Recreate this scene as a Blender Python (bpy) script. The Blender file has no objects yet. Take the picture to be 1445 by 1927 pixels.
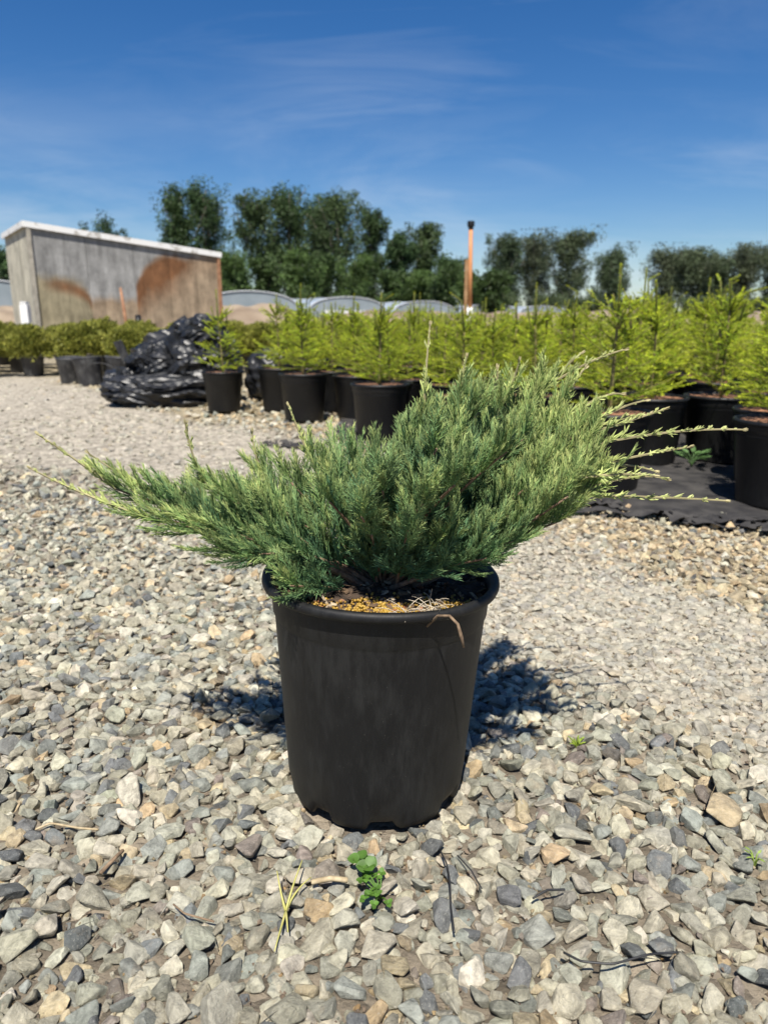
import bpy, bmesh, math, random
import numpy as np
from mathutils import Vector, Matrix, noise
S = bpy.context.scene
C = S.collection
R = math.radians
PI = math.pi

# ------------------------------------------------------------------ camera, sky, sun, exposure
cam_d = bpy.data.cameras.new('camera'); cam = bpy.data.objects.new('camera', cam_d); C.objects.link(cam)
cam.location = (0, 0, .584); cam.rotation_euler = (R(90 - 14.63), 0, 0)
cam_d.sensor_fit = 'VERTICAL'; cam_d.sensor_height = 36; cam_d.sensor_width = 27; cam_d.lens = 26.15
cam_d.clip_start = .01; cam_d.clip_end = 3000
cam_d.dof.use_dof = True; cam_d.dof.focus_distance = .84; cam_d.dof.aperture_fstop = 7.2
S.camera = cam
SUN_EL, SUN_AZ = 60, 185          # azimuth clockwise from +Y: the sun stands behind the viewer, a little left
w = bpy.data.worlds.new('World'); S.world = w; w.use_nodes = True
nt = w.node_tree; nt.nodes.clear()
def N(tree, typ, **kw):
    n = tree.nodes.new(typ)
    for k, v in kw.items():
        if k in n.inputs: n.inputs[k].default_value = v
        else: setattr(n, k, v)
    return n
sky = N(nt, 'ShaderNodeTexSky'); sky.sky_type = 'NISHITA'; sky.sun_disc = False
sky.sun_elevation = R(SUN_EL); sky.sun_rotation = R(SUN_AZ); sky.altitude = 300; sky.air_density = 1.0; sky.dust_density = .35; sky.ozone_density = 4.0
bg = N(nt, 'ShaderNodeBackground'); out = N(nt, 'ShaderNodeOutputWorld')
tc = N(nt, 'ShaderNodeTexCoord'); sx = N(nt, 'ShaderNodeSeparateXYZ')
nt.links.new(tc.outputs['Generated'], sx.inputs[0])
def M_(op, a=None, b=None, tree=nt):
    n = tree.nodes.new('ShaderNodeMath'); n.operation = op
    for i, x in enumerate((a, b)):
        if x is None: continue
        if isinstance(x, (int, float)): n.inputs[i].default_value = x
        else: tree.links.new(x, n.inputs[i])
    return n.outputs[0]
zz = M_('ADD', M_('ABSOLUTE', sx.outputs[2]), .22)
cx = N(nt, 'ShaderNodeCombineXYZ')
nt.links.new(M_('DIVIDE', sx.outputs[0], zz), cx.inputs[0]); nt.links.new(M_('DIVIDE', sx.outputs[1], zz), cx.inputs[1])
mp = N(nt, 'ShaderNodeMapping'); mp.inputs['Location'].default_value = (18.91, 28.75, 0); mp.inputs['Rotation'].default_value = (0, 0, R(35)); mp.inputs['Scale'].default_value = (1.0, 2.6, 1)
nt.links.new(cx.outputs[0], mp.inputs[0])
n1 = N(nt, 'ShaderNodeTexNoise', Scale=1.3, Detail=8.0, Roughness=.62, Distortion=.9); nt.links.new(mp.outputs[0], n1.inputs[0])
n2 = N(nt, 'ShaderNodeTexNoise', Scale=.9, Detail=2.0); nt.links.new(cx.outputs[0], n2.inputs[0])
r1 = N(nt, 'ShaderNodeMapRange'); r1.inputs[1].default_value = .47; r1.inputs[2].default_value = .85; nt.links.new(n1.outputs[0], r1.inputs[0])
r2 = N(nt, 'ShaderNodeMapRange'); r2.inputs[1].default_value = .36; r2.inputs[2].default_value = .64; nt.links.new(n2.outputs[0], r2.inputs[0])
cl = M_('MULTIPLY', M_('MULTIPLY', r1.outputs[0], r2.outputs[0]), .30)
mp3 = N(nt, 'ShaderNodeMapping'); mp3.inputs['Location'].default_value = (.3, 0, 0); mp3.inputs['Scale'].default_value = (1, 1, 3.2); nt.links.new(tc.outputs['Generated'], mp3.inputs[0])
n3 = N(nt, 'ShaderNodeTexNoise', Scale=2.3, Detail=9.0, Roughness=.58, Distortion=.4); nt.links.new(mp3.outputs[0], n3.inputs[0])
r3 = N(nt, 'ShaderNodeMapRange'); r3.inputs[1].default_value = .47; r3.inputs[2].default_value = .75; nt.links.new(n3.outputs[0], r3.inputs[0])
r4 = N(nt, 'ShaderNodeMapRange'); r4.inputs[1].default_value = .06; r4.inputs[2].default_value = .26; r4.inputs[3].default_value = 1; r4.inputs[4].default_value = 0; nt.links.new(sx.outputs[2], r4.inputs[0])
cl = M_('ADD', cl, M_('MULTIPLY', M_('MULTIPLY', r3.outputs[0], r4.outputs[0]), .58))
mixc = N(nt, 'ShaderNodeMixRGB'); mixc.blend_type = 'MIX'; mixc.inputs[2].default_value = (7.2, 8.0, 9.0, 1)
hs = N(nt, 'ShaderNodeHueSaturation', Saturation=1.33, Value=1.0, Hue=.508); nt.links.new(sky.outputs[0], hs.inputs['Color'])
nt.links.new(cl, mixc.inputs[0]); nt.links.new(hs.outputs[0], mixc.inputs[1])
nt.links.new(mixc.outputs[0], bg.inputs[0]); bg.inputs[1].default_value = .066
nt.links.new(bg.outputs[0], out.inputs[0])
sl = bpy.data.lights.new('sun', 'SUN'); sun = bpy.data.objects.new('sun', sl); C.objects.link(sun)
sl.energy = 5.0; sl.angle = R(.53); sl.color = (1, .945, .86)
sd = Vector((math.sin(R(SUN_AZ)) * math.cos(R(SUN_EL)), math.cos(R(SUN_AZ)) * math.cos(R(SUN_EL)), math.sin(R(SUN_EL))))
sun.rotation_euler = sd.to_track_quat('Z', 'Y').to_euler(); sun.location = sd * 30
S.view_settings.view_transform = 'Standard'; S.view_settings.look = 'None'; S.view_settings.gamma = 1; S.view_settings.exposure = .62

# ------------------------------------------------------------------ helpers
rng = np.random.default_rng(7); rnd = random.Random(11)
def mesh(name, V, T, mats, col=None, smooth=False, midx=None):
    V = np.asarray(V, np.float32); T = np.asarray(T, np.int32); k = T.shape[1]
    me = bpy.data.meshes.new(name)
    me.vertices.add(len(V)); me.vertices.foreach_set('co', V.ravel())
    me.loops.add(T.size); me.loops.foreach_set('vertex_index', T.ravel())
    me.polygons.add(len(T)); me.polygons.foreach_set('loop_start', np.arange(0, T.size, k, dtype=np.int32))
    if midx is not None: me.polygons.foreach_set('material_index', np.asarray(midx, np.int32))
    me.polygons.foreach_set('use_smooth', np.full(len(T), smooth, bool))
    if col is not None:
        c = np.ones((len(V), 4), np.float32); c[:, :3] = col
        a = me.attributes.new('col', 'FLOAT_COLOR', 'POINT'); a.data.foreach_set('color', c.ravel())
    for m in (mats if isinstance(mats, (list, tuple)) else [mats]): me.materials.append(m)
    me.update(calc_edges=True)
    return me
def obj(name, me, parent=None, loc=None, rz=None):
    o = bpy.data.objects.new(name, me); C.objects.link(o)
    if parent: o.parent = parent
    if loc is not None: o.location = loc
    if rz is not None: o.rotation_euler = (0, 0, rz)
    return o
def tag(o, label=None, cat=None, group=None, kind=None):
    if label: o['label'] = label
    if cat: o['category'] = cat
    if group: o['group'] = group
    if kind: o['kind'] = kind
    return o
def empty(name, loc=(0, 0, 0), rz=0, label=None, cat=None, group=None):
    o = bpy.data.objects.new(name, None); C.objects.link(o); o.location = loc; o.rotation_euler = (0, 0, rz); o.empty_display_size = .1
    return tag(o, label, cat, group)
def copy_tree(o, parent=None):
    c = o.copy(); C.objects.link(c); c.parent = parent
    for ch in list(o.children): copy_tree(ch, c)
    return c
class MB:
    """collects vertices and triangles (numpy)"""
    def __init__(s): s.V = []; s.T = []; s.C = []; s.n = 0
    def add(s, V, T, c=None):
        V = np.asarray(V, float); T = np.asarray(T, int)
        s.V.append(V); s.T.append(T + s.n); s.n += len(V)
        if c is not None: s.C.append(np.broadcast_to(np.asarray(c, float), (len(V), 3)))
    def mesh(s, name, mats, smooth=False):
        return mesh(name, np.concatenate(s.V), np.concatenate(s.T), mats, np.concatenate(s.C) if s.C else None, smooth)
def q2t(Q): Q = np.asarray(Q); return np.concatenate([Q[:, [0, 1, 2]], Q[:, [0, 2, 3]]])
def frame(d):
    d = np.asarray(d, float); d = d / (np.linalg.norm(d) + 1e-12)
    a = np.array([0, 0, 1.]) if abs(d[2]) < .9 else np.array([1., 0, 0])
    u = np.cross(a, d); u /= np.linalg.norm(u); v = np.cross(d, u)
    return u, v, d
def tube(P, r, n=6, cap=True):
    P = np.asarray(P, float); m = len(P); r = np.broadcast_to(np.asarray(r, float), (m,))
    tg = np.gradient(P, axis=0); u, v, _ = frame(tg[0]); V = []
    ang = np.arange(n) * 2 * PI / n
    for i in range(m):
        d = tg[i] / (np.linalg.norm(tg[i]) + 1e-12)
        u = u - d * np.dot(u, d); u /= np.linalg.norm(u); v = np.cross(d, u)
        V.append(P[i] + r[i] * (np.cos(ang)[:, None] * u + np.sin(ang)[:, None] * v))
    V = np.concatenate(V); Q = []
    for i in range(m - 1):
        for j in range(n): Q.append((i * n + j, i * n + (j + 1) % n, (i + 1) * n + (j + 1) % n, (i + 1) * n + j))
    T = q2t(Q)
    if cap:
        for base, rev in ((0, True), ((m - 1) * n, False)):
            f = [(base, base + j, base + j + 1) for j in range(1, n - 1)]
            if rev: f = [(a, c, b) for a, b, c in f]
            T = np.concatenate([T, np.array(f)])
    return V, T
def box(sx, sy, sz, c=(0, 0, 0)):
    V = np.array([[x, y, z] for x in (-.5, .5) for y in (-.5, .5) for z in (-.5, .5)]) * (sx, sy, sz) + np.asarray(c)
    Q = [(0, 1, 3, 2), (4, 6, 7, 5), (0, 4, 5, 1), (2, 3, 7, 6), (0, 2, 6, 4), (1, 5, 7, 3)]
    return V, q2t(Q)
def lathe(prof, n=48, fn=None):
    V = []
    for k, (r, z) in enumerate(prof):
        for j in range(n):
            a = 2 * PI * j / n; p = [r * math.cos(a), r * math.sin(a), z]
            if fn: p = fn(k, a, p)
            V.append(p)
    Q = [(k * n + j, k * n + (j + 1) % n, (k + 1) * n + (j + 1) % n, (k + 1) * n + j) for k in range(len(prof) - 1) for j in range(n)]
    return np.array(V), q2t(Q)
def bez(a, b, c, n):
    t = np.linspace(0, 1, n)[:, None]; a, b, c = map(lambda x: np.asarray(x, float), (a, b, c))
    return a * (1 - t) ** 2 + 2 * b * t * (1 - t) + c * t * t
def ico(sub):
    bm = bmesh.new(); bmesh.ops.create_icosphere(bm, subdivisions=sub, radius=1)
    V = np.array([v.co[:] for v in bm.verts]); T = np.array([[v.index for v in f.verts] for f in bm.faces]); bm.free(); return V, T
def fbm(p, o=4): return noise.fractal(Vector(p), 1.0, 2.0, o)

# ------------------------------------------------------------------ materials
def mat(name, c1, c2=None, scale=5, rough=.7, bump=0, bscale=None, spec=.5, detail=5, attr=False, sss=0, trans=0, stretch=None, lo=.35, hi=.65):
    m = bpy.data.materials.new(name); m.use_nodes = True; t = m.node_tree; b = t.nodes['Principled BSDF']
    b.inputs['Roughness'].default_value = rough; b.inputs['Specular IOR Level'].default_value = spec
    L = t.links.new
    geo = N(t, 'ShaderNodeNewGeometry'); src = geo.outputs['Position']
    if stretch:
        mp = N(t, 'ShaderNodeMapping'); mp.inputs['Scale'].default_value = stretch; L(src, mp.inputs[0]); src = mp.outputs[0]
    if attr:
        at = N(t, 'ShaderNodeAttribute'); at.attribute_name = 'col'; colr = at.outputs['Color']
        if c2:
            nz = N(t, 'ShaderNodeTexNoise', Scale=scale, Detail=detail); L(src, nz.inputs[0])
            mr = N(t, 'ShaderNodeMapRange'); mr.inputs[1].default_value = lo; mr.inputs[2].default_value = hi; mr.inputs[3].default_value = c2[0]; mr.inputs[4].default_value = c2[1]; L(nz.outputs[0], mr.inputs[0])
            mx = N(t, 'ShaderNodeVectorMath'); mx.operation = 'SCALE'; L(colr, mx.inputs[0]); L(mr.outputs[0], mx.inputs['Scale']); colr = mx.outputs[0]
        L(colr, b.inputs['Base Color'])
    elif c2:
        nz = N(t, 'ShaderNodeTexNoise', Scale=scale, Detail=detail); L(src, nz.inputs[0])
        rp = N(t, 'ShaderNodeValToRGB'); rp.color_ramp.elements[0].color = (*c1, 1); rp.color_ramp.elements[1].color = (*c2, 1)
        rp.color_ramp.elements[0].position = lo; rp.color_ramp.elements[1].position = hi
        L(nz.outputs[0], rp.inputs[0]); L(rp.outputs[0], b.inputs['Base Color'])
    else: b.inputs['Base Color'].default_value = (*c1, 1)
    if bump:
        bz = N(t, 'ShaderNodeTexNoise', Scale=bscale or scale * 4, Detail=5.0); L(src, bz.inputs[0])
        bp = N(t, 'ShaderNodeBump', Strength=1.0, Distance=bump); L(bz.outputs[0], bp.inputs['Height']); L(bp.outputs[0], b.inputs['Normal'])
    if trans:
        tr = N(t, 'ShaderNodeBsdfTranslucent'); ms = N(t, 'ShaderNodeMixShader'); ms.inputs[0].default_value = trans
        if attr: L(colr, tr.inputs[0])
        elif c2: L(rp.outputs[0], tr.inputs[0])
        else: tr.inputs[0].default_value = (*c1, 1)
        L(b.outputs[0], ms.inputs[1]); L(tr.outputs[0], ms.inputs[2]); L(ms.outputs[0], t.nodes['Material Output'].inputs[0])
    return m
def stone_mat(name, objcol):
    m = bpy.data.materials.new(name); m.use_nodes = True; t = m.node_tree; b = t.nodes['Principled BSDF']; L = t.links.new
    b.inputs['Roughness'].default_value = .82; b.inputs['Specular IOR Level'].default_value = .35
    geo = N(t, 'ShaderNodeNewGeometry'); pos = geo.outputs['Position']
    if objcol: oi = N(t, 'ShaderNodeObjectInfo'); base = oi.outputs['Color']
    else: at = N(t, 'ShaderNodeAttribute'); at.attribute_name = 'col'; base = at.outputs['Color']
    a = N(t, 'ShaderNodeTexNoise', Scale=75.0, Detail=7.0, Roughness=.68, Distortion=.5); L(pos, a.inputs[0])
    v = N(t, 'ShaderNodeMapRange'); v.inputs[1].default_value = .3; v.inputs[2].default_value = .7; v.inputs[3].default_value = .45; v.inputs[4].default_value = 1.42; L(a.outputs[0], v.inputs[0])
    sc = N(t, 'ShaderNodeVectorMath'); sc.operation = 'SCALE'; L(base, sc.inputs[0]); L(v.outputs[0], sc.inputs['Scale'])
    f = N(t, 'ShaderNodeTexNoise', Scale=420.0, Detail=4.0, Roughness=.7); L(pos, f.inputs[0])
    fr = N(t, 'ShaderNodeMapRange'); fr.inputs[1].default_value = .56; fr.inputs[2].default_value = .74; fr.inputs[4].default_value = .5; L(f.outputs[0], fr.inputs[0])
    d = N(t, 'ShaderNodeMixRGB'); d.inputs[2].default_value = (.58, .55, .47, 1); L(fr.outputs[0], d.inputs[0]); L(sc.outputs[0], d.inputs[1])
    # dust and iron stains
    o = N(t, 'ShaderNodeTexNoise', Scale=38.0, Detail=5.0, Roughness=.6); L(pos, o.inputs[0])
    orr = N(t, 'ShaderNodeMapRange'); orr.inputs[1].default_value = .60; orr.inputs[2].default_value = .78; orr.inputs[4].default_value = .32; L(o.outputs[0], orr.inputs[0])
    d2 = N(t, 'ShaderNodeMixRGB'); d2.inputs[2].default_value = (.42, .31, .19, 1); L(orr.outputs[0], d2.inputs[0]); L(d.outputs[0], d2.inputs[1])
    L(d2.outputs[0], b.inputs['Base Color'])
    ba = N(t, 'ShaderNodeTexNoise', Scale=110.0, Detail=8.0, Roughness=.72); L(pos, ba.inputs[0])
    bp = N(t, 'ShaderNodeBump', Strength=1.0, Distance=.006); L(ba.outputs[0], bp.inputs['Height']); L(bp.outputs[0], b.inputs['Normal'])
    return m
def plastic(name, base=.013, dust=.035, rough=.5, streak=True):
    m = bpy.data.materials.new(name); m.use_nodes = True; t = m.node_tree; b = t.nodes['Principled BSDF']; L = t.links.new
    tcn = N(t, 'ShaderNodeTexCoord'); mp = N(t, 'ShaderNodeMapping'); mp.inputs['Scale'].default_value = (1, 1, .22) if streak else (1, 1, 1); L(tcn.outputs['Object'], mp.inputs[0])
    a = N(t, 'ShaderNodeTexNoise', Scale=90.0, Detail=8.0, Roughness=.72); L(mp.outputs[0], a.inputs[0])
    c = N(t, 'ShaderNodeTexNoise', Scale=9.0, Detail=4.0); L(tcn.outputs['Object'], c.inputs[0])
    mul = M_('MULTIPLY', a.outputs[0], c.outputs[0], t)
    r = N(t, 'ShaderNodeMapRange'); r.inputs[1].default_value = .22; r.inputs[2].default_value = .36; L(mul, r.inputs[0])
    mx = N(t, 'ShaderNodeMixRGB'); mx.inputs[1].default_value = (base, base, base * 1.08, 1); mx.inputs[2].default_value = (dust, dust, dust * .97, 1)
    L(r.outputs[0], mx.inputs[0])
    # pale specks of dried dust
    f = N(t, 'ShaderNodeTexNoise', Scale=600.0, Detail=2.0); L(tcn.outputs['Object'], f.inputs[0])
    fr = N(t, 'ShaderNodeMapRange'); fr.inputs[1].default_value = .70; fr.inputs[2].default_value = .78; fr.inputs[4].default_value = .35; L(f.outputs[0], fr.inputs[0])
    m2 = N(t, 'ShaderNodeMixRGB'); m2.inputs[2].default_value = (.16, .15, .13, 1); L(fr.outputs[0], m2.inputs[0]); L(mx.outputs[0], m2.inputs[1])
    L(m2.outputs[0], b.inputs['Base Color'])
    rr = N(t, 'ShaderNodeMapRange'); rr.inputs[3].default_value = rough - .08; rr.inputs[4].default_value = rough + .22; L(a.outputs[0], rr.inputs[0]); L(rr.outputs[0], b.inputs['Roughness'])
    bp = N(t, 'ShaderNodeBump', Strength=.5, Distance=.0008); L(a.outputs[0], bp.inputs['Height']); L(bp.outputs[0], b.inputs['Normal'])
    b.inputs['Specular IOR Level'].default_value = .4
    return m
m_stone_o = stone_mat('crushed_rock', True); m_stone_a = stone_mat('crushed_rock_scatter', False)
m_pot = plastic('black_pot_plastic', .005, .015, .52)
m_pot2 = plastic('black_pot_plastic_plain', .006, .011, .42, False)
m_potold = plastic('weathered_pot_plastic', .03, .10, .45)
m_soil = mat('potting_soil', (.018, .012, .008), (.085, .055, .035), 60, .95, .004, 180)
m_bark = mat('bark_mulch', (.16, .07, .035), (.33, .17, .09), 70, .9, .004, 160)
m_chip = mat('bark_chip', None, (.7, 1.3), 200, .9, .001, 300, attr=True)
m_prill = mat('fertilizer_prill', (.27, .15, .02), (.42, .27, .045), 120, .35)
m_wood = mat('juniper_bark', (.13, .075, .045), (.25, .17, .11), 160, .9, .001, 300)
m_jun = mat('juniper_needles', None, (.72, 1.25), 45, .62, 0, attr=True, spec=.16, trans=.15)
m_spr = mat('spruce_needles', None, (.75, 1.2), 30, .55, 0, attr=True, spec=.35, trans=.38)
m_sprwood = mat('spruce_bark', (.12, .10, .035), (.22, .19, .07), 60, .9)
m_thu = mat('thuja_leaves', None, (.7, 1.25), 12, .6, 0, attr=True, spec=.3, trans=.2)
m_leaf = mat('tree_leaves', None, (.75, 1.2), .6, .55, 0, attr=True, spec=.3, trans=.3)
m_trunk = mat('tree_bark', (.10, .085, .065), (.2, .175, .14), 2, .9, .05, 6)
m_weed = mat('weed_leaf', None, (.8, 1.2), 90, .5, 0, attr=True, trans=.25)
m_dry = mat('dry_stem', (.30, .23, .13), (.48, .39, .24), 120, .8)
m_brown = mat('brown_stem', (.13, .085, .05), (.26, .18, .11), 150, .85)
m_string = mat('black_strip', (.012, .012, .013), (.03, .03, .03), 60, .5)
m_sheet = mat('heap_plastic', (.008, .009, .011), (.018, .019, .022), 8, .42, .003, 14)
m_fabric = mat('ground_cloth', (.022, .021, .022), (.06, .056, .052), 14, .8, .004, 120, spec=.3)
m_poly = mat('greenhouse_poly', (.27, .325, .385), (.34, .39, .45), .5, .35)
m_polyend = mat('greenhouse_end_poly', (.22, .26, .28), (.29, .33, .35), .6, .4)
m_white = mat('white_paint', (.74, .74, .72), (.82, .82, .80), 6, .5)
m_steel = mat('galvanised_steel', (.5, .52, .54), (.6, .62, .64), 8, .4)
m_dirt = mat('bare_dirt', (.16, .115, .075), (.30, .235, .165), .8, .95, .06, 5, detail=8)
m_orange = mat('orange_pipe', (.50, .20, .07), (.60, .27, .11), 6, .55)
m_rust = mat('rusty_steel', (.22, .10, .05), (.36, .19, .10), 14, .8)

# ------------------------------------------------------------------ ground
def lane_w(x, y):
    """1 inside the worn wheel lane, 0 on loose gravel"""
    pts = [(-4.2, 7.2, 1.05), (-2.35, 4.75, .9), (-1.05, 3.5, .66), (-.1, 2.25, .50), (.3, 1.45, .33), (.75, 1.0, .24), (1.4, .7, .2)]
    best = 9
    for (x0, y0, w0), (x1, y1, w1) in zip(pts, pts[1:]):
        dx, dy = x1 - x0, y1 - y0; t = max(0, min(1, ((x - x0) * dx + (y - y0) * dy) / (dx * dx + dy * dy)))
        d = math.hypot(x - x0 - dx * t, y - y0 - dy * t) / (w0 + (w1 - w0) * t); best = min(best, d)
    best += .35 * noise.noise((x * 2.2, y * 2.2, 5))
    return max(0, min(1, (1.15 - best) / .4))
def gz(x, y): return .010 * noise.noise((x * 1.6, y * 1.6, 1)) + .005 * noise.noise((x * 6, y * 6, 2))
gm = bpy.data.materials.new('gravel_ground'); gm.use_nodes = True; t = gm.node_tree; b = t.nodes['Principled BSDF']; L = t.links.new
b.inputs['Roughness'].default_value = .95; b.inputs['Specular IOR Level'].default_value = .2
geo = N(t, 'ShaderNodeNewGeometry'); pos = geo.outputs['Position']
at = N(t, 'ShaderNodeAttribute'); at.attribute_name = 'col'
vo = N(t, 'ShaderNodeTexVoronoi', Scale=55.0, Randomness=1.0); L(pos, vo.inputs[0])
vb = N(t, 'ShaderNodeSeparateColor'); L(vo.outputs['Color'], vb.inputs[0])
vr = N(t, 'ShaderNodeMapRange'); vr.inputs[3].default_value = .55; vr.inputs[4].default_value = 1.35; L(vb.outputs[0], vr.inputs[0])
nz = N(t, 'ShaderNodeTexNoise', Scale=9.0, Detail=8.0, Roughness=.7); L(pos, nz.inputs[0])
nr = N(t, 'ShaderNodeMapRange'); nr.inputs[1].default_value = .3; nr.inputs[2].default_value = .7; nr.inputs[3].default_value = .72; nr.inputs[4].default_value = 1.25; L(nz.outputs[0], nr.inputs[0])
mm = M_('MULTIPLY', vr.outputs[0], nr.outputs[0], t)
sc = N(t, 'ShaderNodeVectorMath'); sc.operation = 'SCALE'; L(at.outputs['Color'], sc.inputs[0]); L(mm, sc.inputs['Scale']); L(sc.outputs[0], b.inputs['Base Color'])
bn = N(t, 'ShaderNodeTexNoise', Scale=160.0, Detail=6.0, Roughness=.7); L(pos, bn.inputs[0])
hsum = M_('ADD', M_('MULTIPLY', vo.outputs['Distance'], -1.2, t), bn.outputs[0], t)
bp = N(t, 'ShaderNodeBump', Strength=1.0, Distance=.008); L(hsum, bp.inputs['Height']); L(bp.outputs[0], b.inputs['Normal'])
ys = np.concatenate([np.arange(-2, 0, .25), np.arange(0, 6, .06), np.arange(6, 14, .3), np.array([14, 18, 25, 40, 70, 120, 250, 500, 1200, 2500])])
xs = np.concatenate([[-2500, -900, -300, -100, -40, -20, -12, -8, -6], np.arange(-5, -2.5, .2), np.arange(-2.5, 2.5, .06), np.arange(2.5, 5.1, .2), [6, 8, 12, 20, 40, 100, 300, 900, 2500]])
GV = []; GC = []
for y in ys:
    for x in xs:
        near = abs(x) < 5 and -1 < y < 12
        GV.append((x, y, gz(x, y) if near else 0))
        lw = lane_w(x, y) if near else 0
        if y > 13 or abs(x) > 8: c = np.array([.24, .20, .15])
        else: c = np.array([.26, .22, .165]) * (1 - lw) + np.array([.42, .375, .30]) * lw
        if near and y > 4.2 and lw < .5: c = np.array([.33, .28, .19])
        GC.append(c)
nx = len(xs); Q = [(j * nx + i, j * nx + i + 1, (j + 1) * nx + i + 1, (j + 1) * nx + i) for j in range(len(ys) - 1) for i in range(nx - 1)]
ground = obj('gravel_ground', mesh('gravel_ground', GV, np.array(Q), gm, np.array(GC), True)); tag(ground, 'crushed grey and tan gravel yard with a worn beige lane', 'ground', kind='structure')

# ---- stones
def stone_template(n, seed, bevel=False):
    r = np.random.default_rng(seed); bm = bmesh.new()
    d = r.normal(size=(n, 3)); d /= np.linalg.norm(d, axis=1)[:, None]
    d = np.sign(d) * np.abs(d) ** .75
    d *= r.uniform(.78, 1.05, (n, 1)); ax = np.array([1, r.uniform(.6, .92), r.uniform(.38, .68)]); d *= ax
    vs = [bm.verts.new(p) for p in d]
    h = bmesh.ops.convex_hull(bm, input=vs)
    bmesh.ops.delete(bm, geom=[v for v in bm.verts if not v.link_faces], context='VERTS')
    if bevel:
        bmesh.ops.dissolve_limit(bm, angle_limit=R(14), verts=bm.verts, edges=bm.edges)
        bmesh.ops.bevel(bm, geom=bm.edges[:], offset=.05, segments=1, affect='EDGES', profile=.6)
    bmesh.ops.triangulate(bm, faces=bm.faces); bmesh.ops.recalc_face_normals(bm, faces=bm.faces)
    bm.verts.index_update()
    V = np.array([v.co[:] for v in bm.verts]); T = np.array([[v.index for v in f.verts] for f in bm.faces]); bm.free()
    return V, T
near_t = [stone_template(15, 100 + i, True) for i in range(20)]
mid_t = [stone_template(16, 200 + i) for i in range(16)]
far_t = [stone_template(9, 300 + i) for i in range(10)]
PAL = [((.37, .365, .305), 34), ((.45, .42, .335), 26), ((.40, .38, .305), 20), ((.17, .18, .185), 10), ((.54, .51, .43), 10), ((.44, .335, .21), 3), ((.25, .215, .19), 4), ((.29, .305, .28), 14), ((.48, .40, .27), 5)]
PC = np.array([p[0] for p in PAL]); PW = np.array([p[1] for p in PAL], float); PC = PC * (1.09, 1.075, 1.0)
def stone_colour(x, y, lw):
    wgt = PW.copy()
    tan = 0
    if x > .28 and 1.3 < y < 2.7: tan = 1.5 * min(1, (y - 1.3) / .25)
    if y > 3.2: tan = max(tan, .8)
    tan *= max(0, 1 - lw)
    wgt[[5, 8]] *= 1 + 11 * tan; wgt[[0, 3, 7]] *= max(.1, 1 - .6 * tan)
    g = noise.noise((x * 3, y * 3, 9)); wgt[[3, 7]] *= 1 + 1.2 * max(0, g); wgt[[1, 4, 8]] *= 1 + 1.2 * max(0, -g)
    k = rng.choice(len(PC), p=wgt / wgt.sum()); c = PC[k] * rng.uniform(.58, 1.12) * (1 + rng.normal(0, .012, 3))
    return c * (1 - .5 * lw) + np.array([.48, .435, .35]) * .5 * lw
fl = [(-.75, 4.8), (-.46, 4.35), (-.02, 3.65), (.35, 3.0), (.76, 2.5), (1.28, 2.32), (2.6, 1.9)]
def front_y(x):
    for (x0, y0), (x1, y1) in zip(fl, fl[1:]):
        if x0 <= x <= x1: return y0 + (y1 - y0) * (x - x0) / (x1 - x0)
    return 4.9
cells = {}; CS = .05
def try_place(x, y, r, f):
    i, j = int(x // CS), int(y // CS)
    for a in range(i - 1, i + 2):
        for bq in range(j - 1, j + 2):
            for (px, py, pr) in cells.get((a, bq), ()):
                if (px - x) ** 2 + (py - y) ** 2 < ((pr + r) * f) ** 2: return False
    cells.setdefault((i, j), []).append((x, y, r)); return True
POT = (-.011, .846)
stones = []
def sow(n, r0, r1, f, y0, y1, bias=1.0, small=False):
    for _ in range(n):
        y = y0 + (y1 - y0) * rnd.random() ** bias; hw = .60 * y + .22; x = rnd.uniform(-hw, hw)
        if math.hypot(x - POT[0], y - POT[1]) < .108 or (x > -.2 and y > front_y(x) - .24): continue
        lw = lane_w(x, y)
        if rnd.random() < lw * (.85 if y > 2.8 else .3 if y > 1.9 else 0): continue
        r = rnd.uniform(r0, r1) * (1 - .15 * lw)
        if try_place(x, y, r, f): stones.append((x, y, r, lw))
sow(15000, .010, .016, .62, .38, 2.3, .85)      # the bed of half-buried stones
nbed = len(stones); cells.clear()
sow(80, .017, .021, .95, .42, 1.5)
sow(9500, .0105, .0158, .80, .40, 2.3)
sow(24000, .007, .0115, .74, .38, 2.4, .85)
sow(20000, .004, .007, .80, .38, 1.7, .8)
sow(16000, .013, .022, .80, 2.2, 4.4, .9)
sow(7000, .016, .026, .80, 4.2, 7.0)
def rot(rz, rx, ry): return np.array(Matrix.Rotation(rz, 3, 'Z') @ Matrix.Rotation(rx, 3, 'X') @ Matrix.Rotation(ry, 3, 'Y'))
order = sorted(range(len(stones)), key=lambda i: -stones[i][2] / math.hypot(stones[i][1], .584) if i >= nbed and abs(stones[i][0]) < .5 * math.hypot(stones[i][1], .4) and stones[i][1] > .5 else 0)
top = set(order[:300])
near_me = [mesh('stone', V, T, m_stone_o) for V, T in near_t]
sb = MB()
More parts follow.
